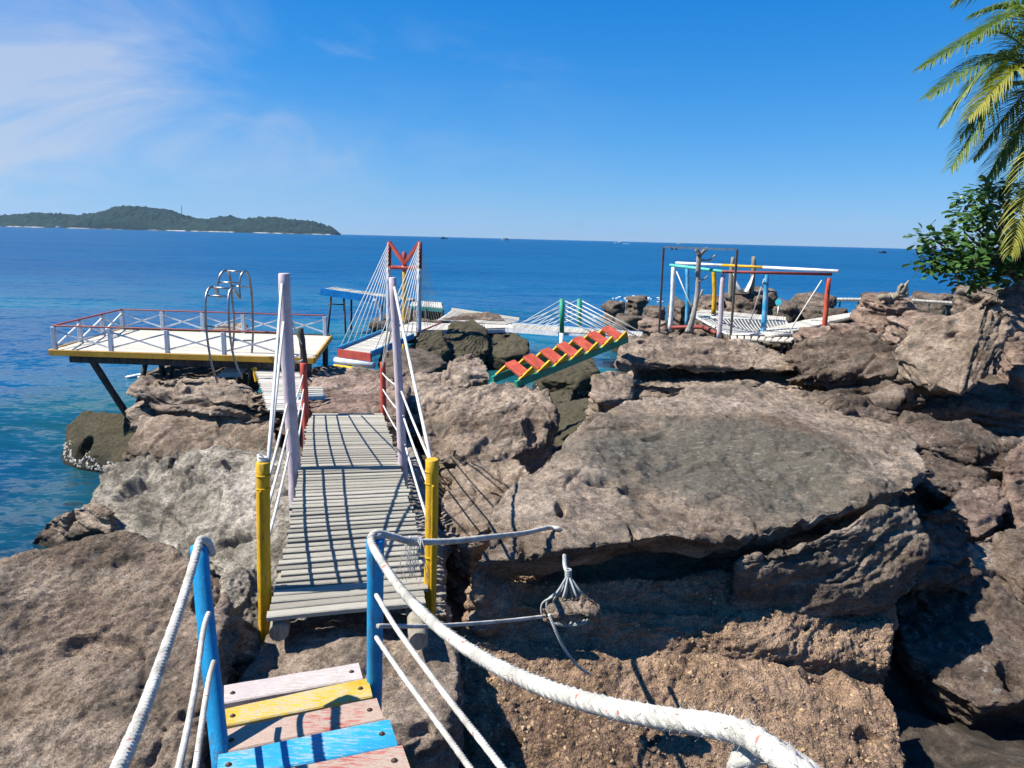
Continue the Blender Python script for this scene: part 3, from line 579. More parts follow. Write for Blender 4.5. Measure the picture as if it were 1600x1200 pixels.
rock('boulder', 'olive-green smooth boulder standing in the sea at the far left, with barnacles at its foot', [
    (PP((92, 705, 13.6), (105, 665, 13.9), (135, 641, 13.9), (165, 644, 13.8), (218, 652, 13.2), (222, 690, 12.5), (195, 722, 12.2), (130, 730, 12.6), (95, 728, 13)), -.6, 1.0)],
    .026, 'rock_olive', blk=.0, big=.08, strata=.02, mid=.02, smooth=7, seed=27, cut=-.6, carve=[(P(122, 690, 12.9), (.25, .3, .34), .38)])
rock('rock', 'dark wet rock with white surf in the shade under the viewing platform', [
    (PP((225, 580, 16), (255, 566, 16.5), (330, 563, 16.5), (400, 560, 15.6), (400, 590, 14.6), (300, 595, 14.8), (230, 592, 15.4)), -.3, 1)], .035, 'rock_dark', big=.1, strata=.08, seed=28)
# --- middle
rock('boulder', 'broad brown boulder with wavy layers, right of the far end of the footbridge', [
    (PP((652, 640, 11.4), (680, 612, 12), (745, 600, 12.3), (815, 600, 12.2), (858, 606, 11.8), (866, 640, 11.2), (855, 690, 10.5), (800, 715, 9.9), (745, 724, 9.6), (690, 722, 9.7), (665, 690, 10.2)), .3, .97)],
    .0205, 'rock', big=.10, strata=.16, mid=.045, fine=.01, crack=.07, smooth=3, seed=29, blk=.05, bedn=(.28, -.4, 1), carve=[(P(835, 660, 10.6), (.2, .3, .3), .16), (P(735, 680, 10), (.14, .12, .1), .06)])
rock('rock', 'knobbly tan rock lump behind the broad wavy boulder', [
    (PP((688, 590, 13), (700, 562, 13.6), (730, 551, 13.8), (758, 562, 13.6), (768, 590, 13), (730, 604, 12.5), (695, 602, 12.6)), 1.2, 1.0)], .022, 'rock_tan', big=.08, strata=.12, mid=.05, smooth=3, seed=30)
rock('rock', 'tan rock between the right red post and the knobbly lump', [
    (PP((585, 610, 12.4), (630, 578, 13.2), (690, 582, 13.2), (700, 610, 12.4), (690, 650, 11.2), (620, 660, 10.9)), .8, 1)], .022, 'rock_tan', big=.08, strata=.16, mid=.05, smooth=3, seed=31)
rock('rock', 'flat brown rock at the end of the footbridge between the red posts', [
    (AA((455, 612, 1.75), (500, 590, 1.8), (590, 580, 1.85), (640, 600, 1.85), (625, 648, 1.75), (520, 645, 1.72), (465, 640, 1.7)), .4, 1.05)], .022, 'rock_red', big=.06, strata=.05, mid=.03, smooth=4, seed=32)
rock('rock', 'pale broken rock beside the right corner of the viewing platform', [
    (AA((470, 584, 1.5), (500, 576, 1.5), (570, 577, 1.5), (600, 580, 1.55), (590, 592, 1.7), (520, 602, 1.7), (478, 600, 1.7)), .2, 1)], .025, 'rock_tan', big=.08, strata=.10, mid=.07, crack=.08, smooth=2, seed=33, carve=[(A(550, 582, 1.7), (.2, .3, .2), .12)])
rock('rock', 'brown rock with rope shadows right of the yellow post', [
    (AA((690, 800, 1.15), (700, 770, 1.25), (730, 758, 1.3), (780, 775, 1.3), (760, 830, 1.2), (735, 850, 1.1), (695, 835, 1.1)), .2, 1)], .016, 'rock_tan', big=.03, strata=.03, mid=.015, crack=.02, smooth=5, seed=34)
rock('rock', 'dark brown rock between the wavy boulder and the flat-topped boulder', [
    (AA((690, 735, 1.15), (730, 728, 1.3), (800, 720, 1.45), (830, 735, 1.5), (800, 772, 1.3), (720, 765, 1.1)), .2, 1)], .018, 'rock', big=.06, strata=.07, mid=.04, smooth=3, seed=35)
rock('rock', 'rock slope in the shade under the slatted footbridge', [
    (AA((500, 690, 1.25), (640, 690, 1.25), (690, 850, 1.0), (700, 960, .95), (470, 950, 1.0), (430, 800, .95)), .0, 1)], .02, 'rock_grey', big=.08, strata=.07, mid=.04, smooth=3, seed=36)
rock('rock', 'mossy olive rock in the gap between the wavy boulder and the flat-topped boulder', [
    (AA((858, 640, .75), (885, 628, .85), (925, 622, 1.0), (930, 650, 1.0), (905, 690, .9), (870, 700, .75)), -.3, 1)], .022, 'rock_olive', blk=.0, big=.08, strata=.03, mid=.03, smooth=5, seed=37)
rock('rock', 'sunken olive rock beside the little green pool', [
    (AA((850, 618, .25), (870, 600, .3), (895, 606, .4), (893, 630, .45), (860, 650, .5)), -.5, 1)], .025, 'rock_olive', big=.07, strata=.02, mid=.03, smooth=5, seed=38)
rock('rock', 'tan cracked rock tucked under the left end of the layered ledge', [
    (PP((918, 612, 12.6), (930, 590, 13.2), (960, 582, 13.5), (990, 588, 13.4), (985, 622, 12.6), (935, 628, 12.2)), .3, 1)], .023, 'rock_tan', big=.07, strata=.07, mid=.04, smooth=3, seed=39)
for k, (pp, lab, zb) in enumerate([
    (PP((640, 545, 23.5), (660, 518, 24.5), (690, 515, 24.5), (700, 545, 23.4), (680, 562, 22.8), (645, 560, 22.8)), 'dark olive boulder under the towered bridge, behind the red-topped tower leg', -.5),
    (PP((688, 530, 24.6), (705, 503, 26), (740, 500, 26), (762, 515, 25.4), (765, 545, 24), (735, 560, 23.4), (692, 555, 23.5)), 'dark olive boulder second from the tower under the white walkway', -.5),
    (PP((757, 535, 25), (775, 520, 25.8), (810, 518, 25.8), (828, 530, 25.2), (826, 550, 24.2), (790, 560, 23.8), (760, 555, 24)), 'pale olive rounded boulder at the right end under the white walkway', -.5),
    (PP((690, 497, 28), (720, 488, 29), (780, 488, 29), (790, 505, 28), (740, 512, 27.5)), 'dark rock behind the two olive boulders under the white walkway', -.5),
    (PP((835, 565, 20.5), (860, 545, 21.6), (905, 543, 21.8), (932, 556, 21.2), (935, 580, 19.8), (900, 598, 18.8), (845, 592, 19)), 'broad mossy boulder in the water behind the red and green stairs', -.6),
    (PP((578, 505, 30), (600, 490, 31), (640, 480, 31.5), (690, 484, 31), (690, 500, 29.8), (620, 510, 29.4)), 'brown rock under the blue ramp behind the tower', -.5),
    (PP((590, 560, 20.5), (610, 545, 21.5), (655, 545, 21.5), (700, 565, 20), (660, 590, 18.5), (600, 585, 18.6)), 'brown rock at the foot of the red-topped tower', -.4),
    (PP((322, 512, 24), (345, 505, 24.6), (385, 508, 24.4), (392, 518, 23.8), (350, 524, 23.4)), 'flat tan rock top showing beyond the viewing platform', .2)]):
    rock('boulder', lab, [(pp, zb, .97)], .045, ('rock_olive', 'rock_olive', 'rock_olive', 'rock_dark', 'rock_olive', 'rock_far', 'rock_far', 'rock_tan')[k], blk=.05, big=.14, strata=.06, mid=.05, crack=.06, smooth=4, seed=50 + k, freq=.7, cut=-.4)
# --- the point on the right, beyond the hammock frame
far = [((945, 478), (975, 473), 33, .3, 1.7, .45, 'low rock awash at the left tip of the point'), ((975, 470), (1012, 465), 35, .3, 2.1, .5, 'flat wet rock at the left tip of the point, in surf'),
    ((960, 496), (1010, 493), 29, .2, 1.9, .5, 'low tan rock in the water left of the black steel frame'), ((1005, 484), (1040, 481), 31, .2, 1.5, .5, 'wet brown rock behind the thin black frame'),
    ((1040, 500), (1085, 470), 29, .5, 2.6, 1.0, 'dark upright rock behind the white front post'), ((1085, 500), (1135, 466), 31, .5, 3.0, 1.1, 'dark rock behind the dead tree trunk'),
    ((1130, 505), (1210, 455), 30, .4, 3.2, 1.4, 'tall dark cracked rock under the white hammock'), ((1200, 495), (1240, 470), 34, .4, 3.0, 1.0, 'brown rock with the turquoise disc'),
    ((1205, 500), (1250, 480), 28, .5, 2.2, 1.1, 'round reddish boulder right of the big blue post'), ((1250, 500), (1290, 478), 28, .5, 2.2, 1.1, 'round reddish boulder left of the orange-red post'),
    ((1240, 480), (1300, 462), 36, .4, 3.4, 1.0, 'long low rock beneath the far white jetty'), ((1290, 490), (1325, 482), 26, .4, 1.5, .9, 'small grey rock right of the orange-red post'),
    ((1000, 512), (1050, 500), 24, .2, 2.0, .7, 'knobbly rock at the end of the green rope bridge'), ((1345, 520), (1425, 466), 22, .9, 2.4, 1.3, 'layered pedestal rock carrying the driftwood stump'),
    ((1290, 540), (1360, 506), 19, 1.2, 2.4, .8, 'pink tan rock just right of the orange-red post'), ((1250, 545), (1310, 520), 18.2, 1.2, 2.4, .8, 'pale pink rock at the foot of the orange-red post'), ((1390, 530), (1440, 500), 17.5, 1.0, 2.2, 1.0, 'tan rock in front of the pedestal rock'),
    ((1425, 520), (1480, 496), 18, 1.0, 2.2, 1.0, 'reddish rock beside the leaning slab, under the tree'), ((1350, 474), (1410, 460), 40, .4, 4, .8, 'low dark reef behind the driftwood stump'), ((1430, 468), (1480, 458), 44, .4, 4, .7, 'small reef right of the driftwood stump'),
    ((1510, 462), (1560, 448), 34, .4, 4, 1.0, 'dark reef under the broadleaf tree'), ((1420, 560), (1470, 530), 15.5, 1.2, 2.2, 1.2, 'dark rock at the left foot of the leaning slab')]
for k, ((x0, y0), (x1, y1), Y, zb, dpt, hmax, lab) in enumerate(far):
    rg = random.Random(k + 3); xm = (x0 + x1) / 2; hw = (x1 - x0) / 2
    a = P(xm, y1, Y); half = hw * Y / F
    top = []
    for j in range(11):
        an_ = 2 * math.pi * j / 11 + rg.uniform(-.2, .2); s_ = rg.uniform(.8, 1.1)
        hz = a.z - (.0 if j % 3 == 0 else rg.uniform(.05, .45) * min(hmax, a.z - 0.0 + .2))
        top.append(Vector((a.x + math.cos(an_) * half * s_, a.y + math.sin(an_) * dpt * .42 * s_, hz)))
    bot = min(-.3 if a.z < 1.4 else zb, a.z - hmax)
    rock('boulder', lab, [(top, bot, 1.05)], max(.03, Y * .0021), ('rock_far' if Y > 25 else 'rock_red') if k not in (4, 5, 6, 18, 20, 21) else 'rock_dark', group=None, big=.16 if hmax > 1.1 else .08, strata=.20, mid=.07, crack=.10, smooth=2, seed=80 + k, freq=.8)
print('ROCK_TRIS', ROCK_TRIS)

hz = bpy.data.meshes.new('haze'); x0, x1, y0, y1, z0, z1 = -9500, 9500, -3500, 9500, -16, 150
_b = MB().box8([(x0, y0, z0), (x1, y0, z0), (x1, y1, z0), (x0, y1, z0), (x0, y0, z1), (x1, y0, z1), (x1, y1, z1), (x0, y1, z1)])
m, t, b = new_mat('haze'); t.nodes.remove(b); pv = t.nodes.new('ShaderNodeVolumePrincipled'); pv.inputs['Density'].default_value = .00004; pv.inputs['Color'].default_value = (.40, .66, 1, 1); pv.inputs['Anisotropy'].default_value = .2
t.links.new(pv.outputs[0], t.nodes['Material Output'].inputs['Volume']); tag(_b.build('haze', m), kind='stuff')
# ================================================================== THINGS
def plank_mesh(name, seed, bow=.0):
    """a unit board, x -.5..+.5 long, y -.5..+.5 wide, z -.5..+.5 thick, with eased uneven edges"""
    rg = random.Random(seed); mb = MB(); n = 4; c = .12; secs = []
    for i in range(n + 1):
        x = -.5 + i / n; dy = rg.uniform(-.06, .06) * (1 if bow else 0); w = .5 * rg.uniform(.93, 1.0); zt = .5 * rg.uniform(.9, 1.0)
        secs.append([Vector((x, dy + sy * w, sz * zt)) for sy, sz in ((-1, -1), (1, -1), (1, .6), (.82, 1), (-.82, 1), (-1, .6))])
    vs = [p for s_ in secs for p in s_]; fs = []; k = 6
    for i in range(n):
        for j in range(k): fs.append((i * k + j, i * k + (j + 1) % k, (i + 1) * k + (j + 1) % k, (i + 1) * k + j))
    fs.append(tuple(range(k - 1, -1, -1))); fs.append(tuple(n * k + j for j in range(k)))
    me = bpy.data.meshes.new(name); me.from_pydata([tuple(v) for v in vs], [], [f[::-1] for f in fs]); me.update(); bm = bmesh.new(); bm.from_mesh(me); bmesh.ops.recalc_face_normals(bm, faces=bm.faces); bm.to_mesh(me); bm.free(); return me
PL = {}
def plank_set(key, mat):
    if key not in PL:
        PL[key] = []
        for s_ in range(4):
            me = plank_mesh('plank_' + key, s_ + 5 * len(PL), bow=1); me.materials.append(M[mat]); PL[key].append(me)
    return PL[key]
def plank(name, key, mat, a, b, width, thick, parent, up=(0, 0, 1), label=None, jit=0.0):
    """one board from a to b (its centre line)"""
    a = Vector(a); b = Vector(b); d = b - a; x = d.normalized(); up = Vector(up); y = up.cross(x).normalized(); z_ = x.cross(y)
    o = bpy.data.objects.new(name, rnd.choice(plank_set(key, mat))); C.objects.link(o); L = root_loc(parent) if parent else Vector((0, 0, 0))
    if jit: a = a + Vector((rnd.uniform(-jit, jit) * .4, rnd.uniform(-jit, jit) * .3, rnd.uniform(-jit, jit) * .4)); z_ = (z_ + y * rnd.uniform(-jit, jit) * 2).normalized(); y = z_.cross(x)
    mid_ = (a + b) / 2 + x * rnd.uniform(-jit, jit) - L; ln = d.length
    o.matrix_world = Matrix(((x.x * ln, y.x * width, z_.x * thick, mid_.x), (x.y * ln, y.y * width, z_.y * thick, mid_.y), (x.z * ln, y.z * width, z_.z * thick, mid_.z), (0, 0, 0, 1)))
    if parent: o.parent = parent
    if label: o['label'] = label
    return o
def pole_mb(a, b, r0, r1, n=12, seg=14, wob=.05, bend=.0, seed=0):
    """a rough round pole, slightly crooked"""
    a = Vector(a); b = Vector(b); rg = random.Random(seed); d = (b - a); s1 = d.normalized().orthogonal().normalized(); s2 = d.normalized().cross(s1)
    ph = rg.uniform(0, 6); ph2 = rg.uniform(0, 6); pts = []; rr = []
    for i in range(seg + 1):
        t_ = i / seg; pts.append(a + d * t_ + s1 * (bend * math.sin(ph + 4 * t_)) + s2 * (bend * math.sin(ph2 + 5 * t_))); rr.append((r0 + (r1 - r0) * t_) * (1 + rg.uniform(-wob, wob) * .5))
    pts.append(pts[-1] + d.normalized() * (r1 * .12)); rr.append(r1 * .86)
    return MB().tube(pts, rr, n, True, wob * .35, seed)
def wound(mb, a, b, rp, r, turns, ang0=0):
    pass
def ground_loc(p, h): return Vector((p.x, p.y, h))

# ------------------------------------------------------------------ painted steps in the foreground
st_ = thing('staircase', A(470, 1120, 1.55), 'flight of weathered boards painted white, yellow, red and blue leading down to the footbridge', 'steps')
steps = [('white_worn', (350, 1070), (560, 1035), (567, 1060), (350, 1098), 2.03, 'whitewashed board, topmost in the view'), ('yellow_tread', (350, 1107), (575, 1058), (582, 1088), (348, 1134), 2.05, 'yellow board'),
         ('red_tread', (347, 1140), (588, 1089), (600, 1124), (344, 1176), 2.13, 'worn red board'), ('blue_tread', (341, 1178), (608, 1122), (622, 1166), (338, 1216), 2.23, 'bright blue board'), ('red_tread', (338, 1222), (628, 1163), (644, 1208), (332, 1266), 2.33, 'faded red board at the lower edge')]
yc = []
for k, (mt, a, b, c_, d, h, lab) in enumerate(steps):
    a, b, c_, d = [A(*q_, h) for q_ in (a, b, c_, d)]; th = .036; mb = MB(); n = 6
    lo = [a, d]; secs = []
    for i in range(n + 1):
        t_ = i / n; u_ = a.lerp(b, t_); v_ = d.lerp(c_, t_); w_ = rnd.uniform(-.003, .003); e_ = .006; dv = (v_ - u_).normalized()
        secs.append([u_ + dv * w_ - Vector((0, 0, th)), u_ + dv * w_ - Vector((0, 0, e_)), u_ + dv * (w_ + e_), v_ - dv * (e_ + w_), v_ - dv * w_ - Vector((0, 0, e_)), v_ - dv * w_ - Vector((0, 0, th))])
    vs = [p for s_ in secs for p in s_]; fs = []
    for i in range(n):
        for j in range(6): fs.append((i * 6 + j, (i + 1) * 6 + j, (i + 1) * 6 + (j + 1) % 6, i * 6 + (j + 1) % 6))
    fs += [tuple(range(6)), tuple(n * 6 + j for j in range(5, -1, -1))]
    tr = mb.add(vs, fs).build('tread', M[mt], st_, label=lab)
    for t_, w_ in ((.06, .55), (.93, .5)):
        q_ = a.lerp(b, t_).lerp(d.lerp(c_, t_), w_); bb = MB().tube([q_ - Vector((0, 0, .01)), q_ + Vector((0, 0, .006)), q_ + Vector((0, 0, .009))], [.0085, .0085, .005], 8)
        bb.tube([q_ - Vector((0, 0, .01)), q_ + Vector((0, 0, .002))], [.0135, .0125], 12)
        bo = bb.build('bolt', M['bolt'], st_); bo.parent = tr
    yc.append((a.lerp(d, .5), b.lerp(c_, .5), h))
for t_ in (.10, .90):
    pts = [p.lerp(q_, t_) - Vector((0, 0, .085)) for p, q_, h in yc]; pts = [pts[0] + (pts[0] - pts[1]) * 1.2 - Vector((0, 0, .25))] + pts + [pts[-1] + (pts[-1] - pts[-2]) * 3]
    MB().tube(pts, .045, 10, True, .05, 3).build('stringer', M['log'], st_, smooth=True)

# ------------------------------------------------------------------ handrail posts and ropes
def post(name, top, foot, r0, r1, mat, label, cat='post', group=None, seed=0, wob=.06, bend=.004, seg=14):
    o = pole_mb(foot, top, r0, r1, 14, seg, wob, bend, seed).build(name, M[mat], None, smooth=True); return tag(o, label, cat, group)
def rope(label, pts, r, mat='rope', twist=True, n=10, group=None, parent=None, name='rope', per=9, fuzz=0):
    pts = curve_pts(pts, n); mb = MB()
    if twist: twisted(mb, pts, r, None, 6, per)
    for k in range(fuzz):      # loose fibres standing off the lay
        j = rnd.randrange(1, len(pts) - 1); d = (pts[j + 1] - pts[j]).normalized(); s1 = d.orthogonal().normalized(); s2 = d.cross(s1); a = rnd.uniform(0, 6.28); o_ = s1 * math.cos(a) + s2 * math.sin(a); p = pts[j].lerp(pts[j + 1], rnd.random()) + o_ * r * .95
        q = p + (o_ * rnd.uniform(.2, 1) + d * rnd.uniform(-1, 1)).normalized() * rnd.uniform(.005, .014); mb.tube([p, p.lerp(q, .5) + o_ * .001, q], [.0005, .0004, .0002], 3, False)
    else: mb.tube(pts, r, 6)
    o = mb.build(name, M[mat], parent, smooth=True)
    return tag(o, label, 'rope', group) if parent is None else o
bl = post('handrail_post', PZ(312, 853, 3.30), PZ(345, 1215, 3.02), .036, .037, 'blue', 'left blue handrail post leaning beside the painted steps', 'post', 'blue handrail posts', 1)
brp = post('handrail_post', PZ(586, 842, 3.42), PZ(585, 1110, 3.75), .038, .040, 'blue', 'right blue handrail post where three white ropes meet, in front of the footbridge', 'post', 'blue handrail posts', 2)
from mathutils.bvhtree import BVHTree
def hit(px, py, key):
    """distance along the sight line to a rock already built (label contains key)"""
    ob = [o for o in C.objects if key in o.get('label', '')][0]; me = ob.data
    tr_ = BVHTree.FromPolygons([v.co + ob.location for v in me.vertices], [tuple(p.vertices) for p in me.polygons])
    d = ray(px, py); h = tr_.ray_cast(EYE, d.normalized()); return h[3] / d.length if h[0] is not None else None
zlip = hit(876, 828, 'huge flat-topped') or 5.0
print('zlip', zlip)
zr = .0175
rope('thick white laid rope running from the left blue post towards the lower left', [PZ(332, 866, 3.34), PZ(324, 848, 3.30), PZ(313, 844, 3.26), PZ(306, 868, 3.16), PZ(286, 935, 2.82), PZ(255, 1025, 2.36), PZ(224, 1110, 1.95), PZ(185, 1202, 1.56), PZ(120, 1330, 1.2)], zr, fuzz=220)
rope('thin white rope from the upper hole of the left blue post', [PZ(326, 958, 3.17), PZ(318, 985, 3.05), PZ(304, 1080, 2.6), PZ(281, 1195, 2.1), PZ(255, 1300, 1.75)], .0105)
rope('thin white rope from the lower hole of the left blue post', [PZ(334, 1034, 3.1), PZ(327, 1060, 2.98), PZ(317, 1120, 2.7), PZ(305, 1205, 2.35), PZ(285, 1330, 2.0)], .0105)
rope('thickest white rope with red flecks swinging from the right blue post to the lower right', [PZ(600, 852, 3.46), PZ(592, 838, 3.42), PZ(580, 846, 3.36), PZ(598, 880, 3.1), PZ(630, 925, 2.72), PZ(685, 980, 2.2), PZ(760, 1032, 1.78), PZ(850, 1074, 1.48), PZ(950, 1105, 1.27), PZ(1050, 1124, 1.12), PZ(1130, 1136, 1.03), PZ(1185, 1158, .97), PZ(1235, 1196, .92), PZ(1300, 1260, .88)], zr, n=14, fuzz=420)
rope('loop of pale rope wound below the thick rope in the lower right corner', [PZ(1290, 1300, .99), PZ(1215, 1285, 1.0), PZ(1160, 1240, 1.01), PZ(1163, 1185, 1.01), PZ(1200, 1172, 1.0), PZ(1250, 1200, .97), PZ(1300, 1240, .95)], .018, 'rope')
rope('upper thin white rope from the right blue post to the lower edge', [PZ(588, 930, 3.36), PZ(621, 984, 3.0), PZ(690, 1078, 2.5), PZ(760, 1168, 2.12), PZ(830, 1260, 1.85)], .0105)
rope('lower thin white rope from the right blue post to the lower edge', [PZ(588, 996, 3.38), PZ(625, 1050, 3.05), PZ(680, 1125, 2.65), PZ(735, 1201, 2.35), PZ(790, 1280, 2.1)], .0105)
rope('white rope tied from the right blue post top to the flat boulder lip', [PZ(577, 843, 3.38), PZ(588, 833, 3.42), PZ(612, 838, 3.5), PZ(645, 846, 3.62), PZ(700, 846, 3.9), PZ(760, 840, 4.25), PZ(820, 833, 4.25 * .4 + zlip * .6), PZ(855, 825, zlip - .05), PZ(872, 826, zlip - .01), PZ(878, 832, zlip + .03)], .0165)
rope('thin white rope from the right blue post to the stone bundle under the lip', [PZ(590, 978, 3.45), PZ(680, 978, 3.8), PZ(780, 971, 4.3), PZ(852, 963, 4.66)], .0105)
mb = MB()
for k in range(26):
    a = PZ(646 + rnd.uniform(-14, 14), 842 + rnd.uniform(-6, 8), 3.62 + rnd.uniform(-.02, .02)); p = a.copy(); pts = [a]
    for j in range(4): p = p + Vector((rnd.uniform(-.02, .02), rnd.uniform(-.02, .02), -.03 - rnd.uniform(0, .035))); pts.append(p.copy())
    mb.tube(pts, .0016, 4)
for k in range(10): 
    a = PZ(640 + k * 2, 846, 3.6 + k * .01); mb.tube([a + Vector((math.cos(j * 1.05) * .001, math.sin(j * 1.05) * .022, math.cos(j * 1.05) * .022)) for j in range(7)], .0035, 5)
tag(mb.build('rope_tuft', M['rope_plain'], None, smooth=True), 'frayed knot with loose hanging strands on the rope beside the right yellow post', 'knot')

# stone bundle slung under the lip of the boulder
zb_ = 4.80
bu = thing('sling_bundle', PZ(888, 985, zb_), 'flat stone slung in a bundle of grey rope under the lip of the boulder', 'bundle')
mb = MB(); apex = PZ(888, 897, zb_)
twisted(mb, curve_pts([PZ(882, 868, 5.05), PZ(883, 885, zb_ + .06), apex], 8), .014)
for k in range(9):
    a_ = -1.25 + 2.5 * k / 8 + rnd.uniform(-.12, .12); wx_ = math.sin(a_) * .155; wz = .03 * math.cos(k * 2.1)
    mb.tube(curve_pts([apex, apex + Vector((wx_ * .55, -.05 - wz, -.10)), apex + Vector((wx_ * 1.08, .0 - wz, -.19)), apex + Vector((wx_ * 1.1, -.01 - wz, -.26)), apex + Vector((wx_ * .8, -.03, -.32)), apex + Vector((wx_ * .2, -.03, -.345))], 5), .0075, 6)
for k in range(5): mb.tube([apex + Vector((math.cos(j * .7) * .018, math.sin(j * .7) * .018, -.012 + k * .010)) for j in range(10)], .006, 6)
mb.build('rope_sling', M['rope_grey'], bu, smooth=True)
sl = rock('stone', None, [([PZ(843, 948, 4.66), PZ(880, 932, 4.72), PZ(918, 925, 4.74), PZ(936, 941, 4.7), PZ(905, 953, 4.62), PZ(860, 962, 4.6)], PZ(890, 968, 4.7).z, .85)], .009, 'rock_tan', big=.015, strata=.015, mid=.012, fine=.005, crack=.01, smooth=2, seed=61, cat=None, freq=2.5)
sl.location = sl.location - root_loc(bu); sl.parent = bu
for key in ('label', 'category'):
    if key in sl: del sl[key]
rope('short frayed rope tail hanging below the stone bundle', [PZ(858, 960, 4.6), PZ(868, 985, 4.6), PZ(880, 1010, 4.63), PZ(900, 1038, 4.7), PZ(920, 1053, 4.78)], .0095)

# ------------------------------------------------------------------ slatted footbridge
Yk = [4.42, 5.2, 5.9, 6.9, 7.9, 8.9, 9.9]; Lk = [(422, 958), (441, 873), (455, 801), (468, 731), (476, 690), (481, 662), (487, 646)]; Rk = [(666, 935), (655, 866), (646, 808), (627, 733), (614, 695), (606, 667), (597, 646)]
lk = [P(*q_, Y_) for q_, Y_ in zip(Lk, Yk)]; rk = [P(*q_, Y_ * 1.03) for q_, Y_ in zip(Rk, Yk)]
hk = [1.86, 1.90, 1.93, 1.95, 1.94, 1.92, 1.90]
def fit(ps): return curve_pts([A(*q_, h) for q_, h in zip(ps, hk)], 12)
lc, rc_ = fit(Lk), fit(Rk)
fb = thing('footbridge', (lc[36] + rc_[36]) / 2 - Vector((0, 0, .1)), 'slatted wooden footbridge hung with white ropes between yellow, lilac and red posts', 'footbridge')
def along(c_, n): 
    L_ = [0]
    for a, b in zip(c_, c_[1:]): L_.append(L_[-1] + (b - a).length)
    out = []; j = 0
    for i in range(n):
        s_ = L_[-1] * i / (n - 1)
        while j < len(c_) - 2 and L_[j + 1] < s_: j += 1
        out.append(c_[j].lerp(c_[j + 1], min(1, (s_ - L_[j]) / max(1e-6, L_[j + 1] - L_[j]))))
    return out
NS = 62; la, ra = along(lc, NS), along(rc_, NS)
for i in range(NS):
    a, b = la[i], ra[i]
    if rnd.random() < .3: b = b + (b - a) * rnd.uniform(0, .025)
    if rnd.random() < .3: a = a - (b - a) * rnd.uniform(0, .02)
    plank('slat', 'slat', 'slat', a - Vector((0, 0, .018)), b - Vector((0, 0, .018)), rnd.choice((.048, .054, .060, .066, .072)) + (.02 if i < 4 else 0), rnd.uniform(.026, .036), fb, jit=.012)
for t_ in (.12, .86):
    pts = [a.lerp(b, t_) - Vector((0, 0, .085)) for a, b in zip(la, ra)][1:]
    MB().tube(pts[::4] + [pts[-1]], .042, 10, True, .04, 4).build('beam', M['dark_wood'], fb, smooth=True)
for (x_, y_), (x2, y2) in (((437, 972), (448, 900)), ((652, 985), (640, 900))):
    a = A(x_, y_, 1.76); b = A(x2, y2, 1.78); d_ = (b - a).normalized()
    pole_mb(a - d_ * .10 + Vector((0, 0, -.02)), b, .062, .055, 16, 8, .10, .004, 8).build('log', M['log'], fb, smooth=True)
# posts
def pp(top, foot, Yt, Yf): return P(*top, Yt), P(*foot, Yf)
t1, f1 = pp((411, 723), (414, 1000), 4.62, 4.62); t2, f2 = pp((675, 718), (671, 975), 4.78, 4.78)
for nm, t_, f_, lab, sx_ in (('yellow_post', t1, f1, 'yellow post at the near left corner of the footbridge with a rope nailed down it', -.1), ('yellow_post', t2, f2, 'yellow post at the near right corner of the footbridge with knotted painted rope', .3)):
    g_ = thing(nm, f_ - Vector((0, 0, .12)), lab, 'post', 'yellow posts of the footbridge')
    pole_mb(f_ - Vector((0, 0, .15)), t_, .043, .044, 18, 14, .05, .004, 12 + int(sx_ * 10)).build('pole', M['yellow'], g_, smooth=True)
    mb = MB(); e_ = Vector((math.sin(sx_) * .049, -math.cos(sx_) * .049, 0)); 
    twisted(mb, curve_pts([f_.lerp(t_, q_) + e_ * (1.05 if q_ not in (.42, .75) else 1.0) for q_ in (.0, .2, .42, .6, .75, .86)], 8), .0105, None, 5, 8)
    for q_ in (.42, .86, .93): 
        c_ = f_.lerp(t_, q_); mb.tube([c_ + Vector((math.cos(j * .5) * .043, math.sin(j * .5) * .043, j * .0006)) for j in range(14)], .0055, 6)
    mb.build('nailed_rope', M['rope_yellow'], g_, smooth=True)
YL = 7.0
tl, fl = P(446, 428, YL), P(462, 800, YL); tr, fr_ = P(613, 434, YL + .25), P(636, 770, YL + .25)
lil = 'lilac poles of the footbridge'
post('lilac_pole', tl, fl - Vector((0, 0, .6)), .072, .054, 'lilac', 'thick knotty lilac pole on the left side of the footbridge', 'pole', lil, 21, .14, .012, 22)
post('lilac_pole', tr, fr_ - Vector((0, 0, .6)), .052, .036, 'lilac', 'slimmer smooth lilac pole on the right side of the footbridge', 'pole', lil, 22, .05, .006)
YR = 9.4
rl_t, rl_f = P(474, 568, YR), P(479, 690, YR); rr_t, rr_f = P(598, 566, YR + .3), P(601, 680, YR + .3)
g_ = thing('red_post', rl_f - Vector((0, 0, .3)), 'red post with a weathered grey top at the far left end of the footbridge', 'post', 'red posts of the footbridge')
pole_mb(rl_f - Vector((0, 0, .3)), rl_t, .045, .042, 12, 10, .08, .006, 31).build('pole', M['red'], g_, smooth=True)
pole_mb(rl_t - Vector((.0, -.04, .1)), P(470, 513, YR + .05), .045, .036, 12, 8, .14, .006, 32).build('weathered_top', M['dark_wood'], g_, smooth=True)
post('red_post', rr_t, rr_f - Vector((0, 0, .3)), .042, .038, 'red', 'plain red post at the far right end of the footbridge', 'post', 'red posts of the footbridge', 33, .06, .005)
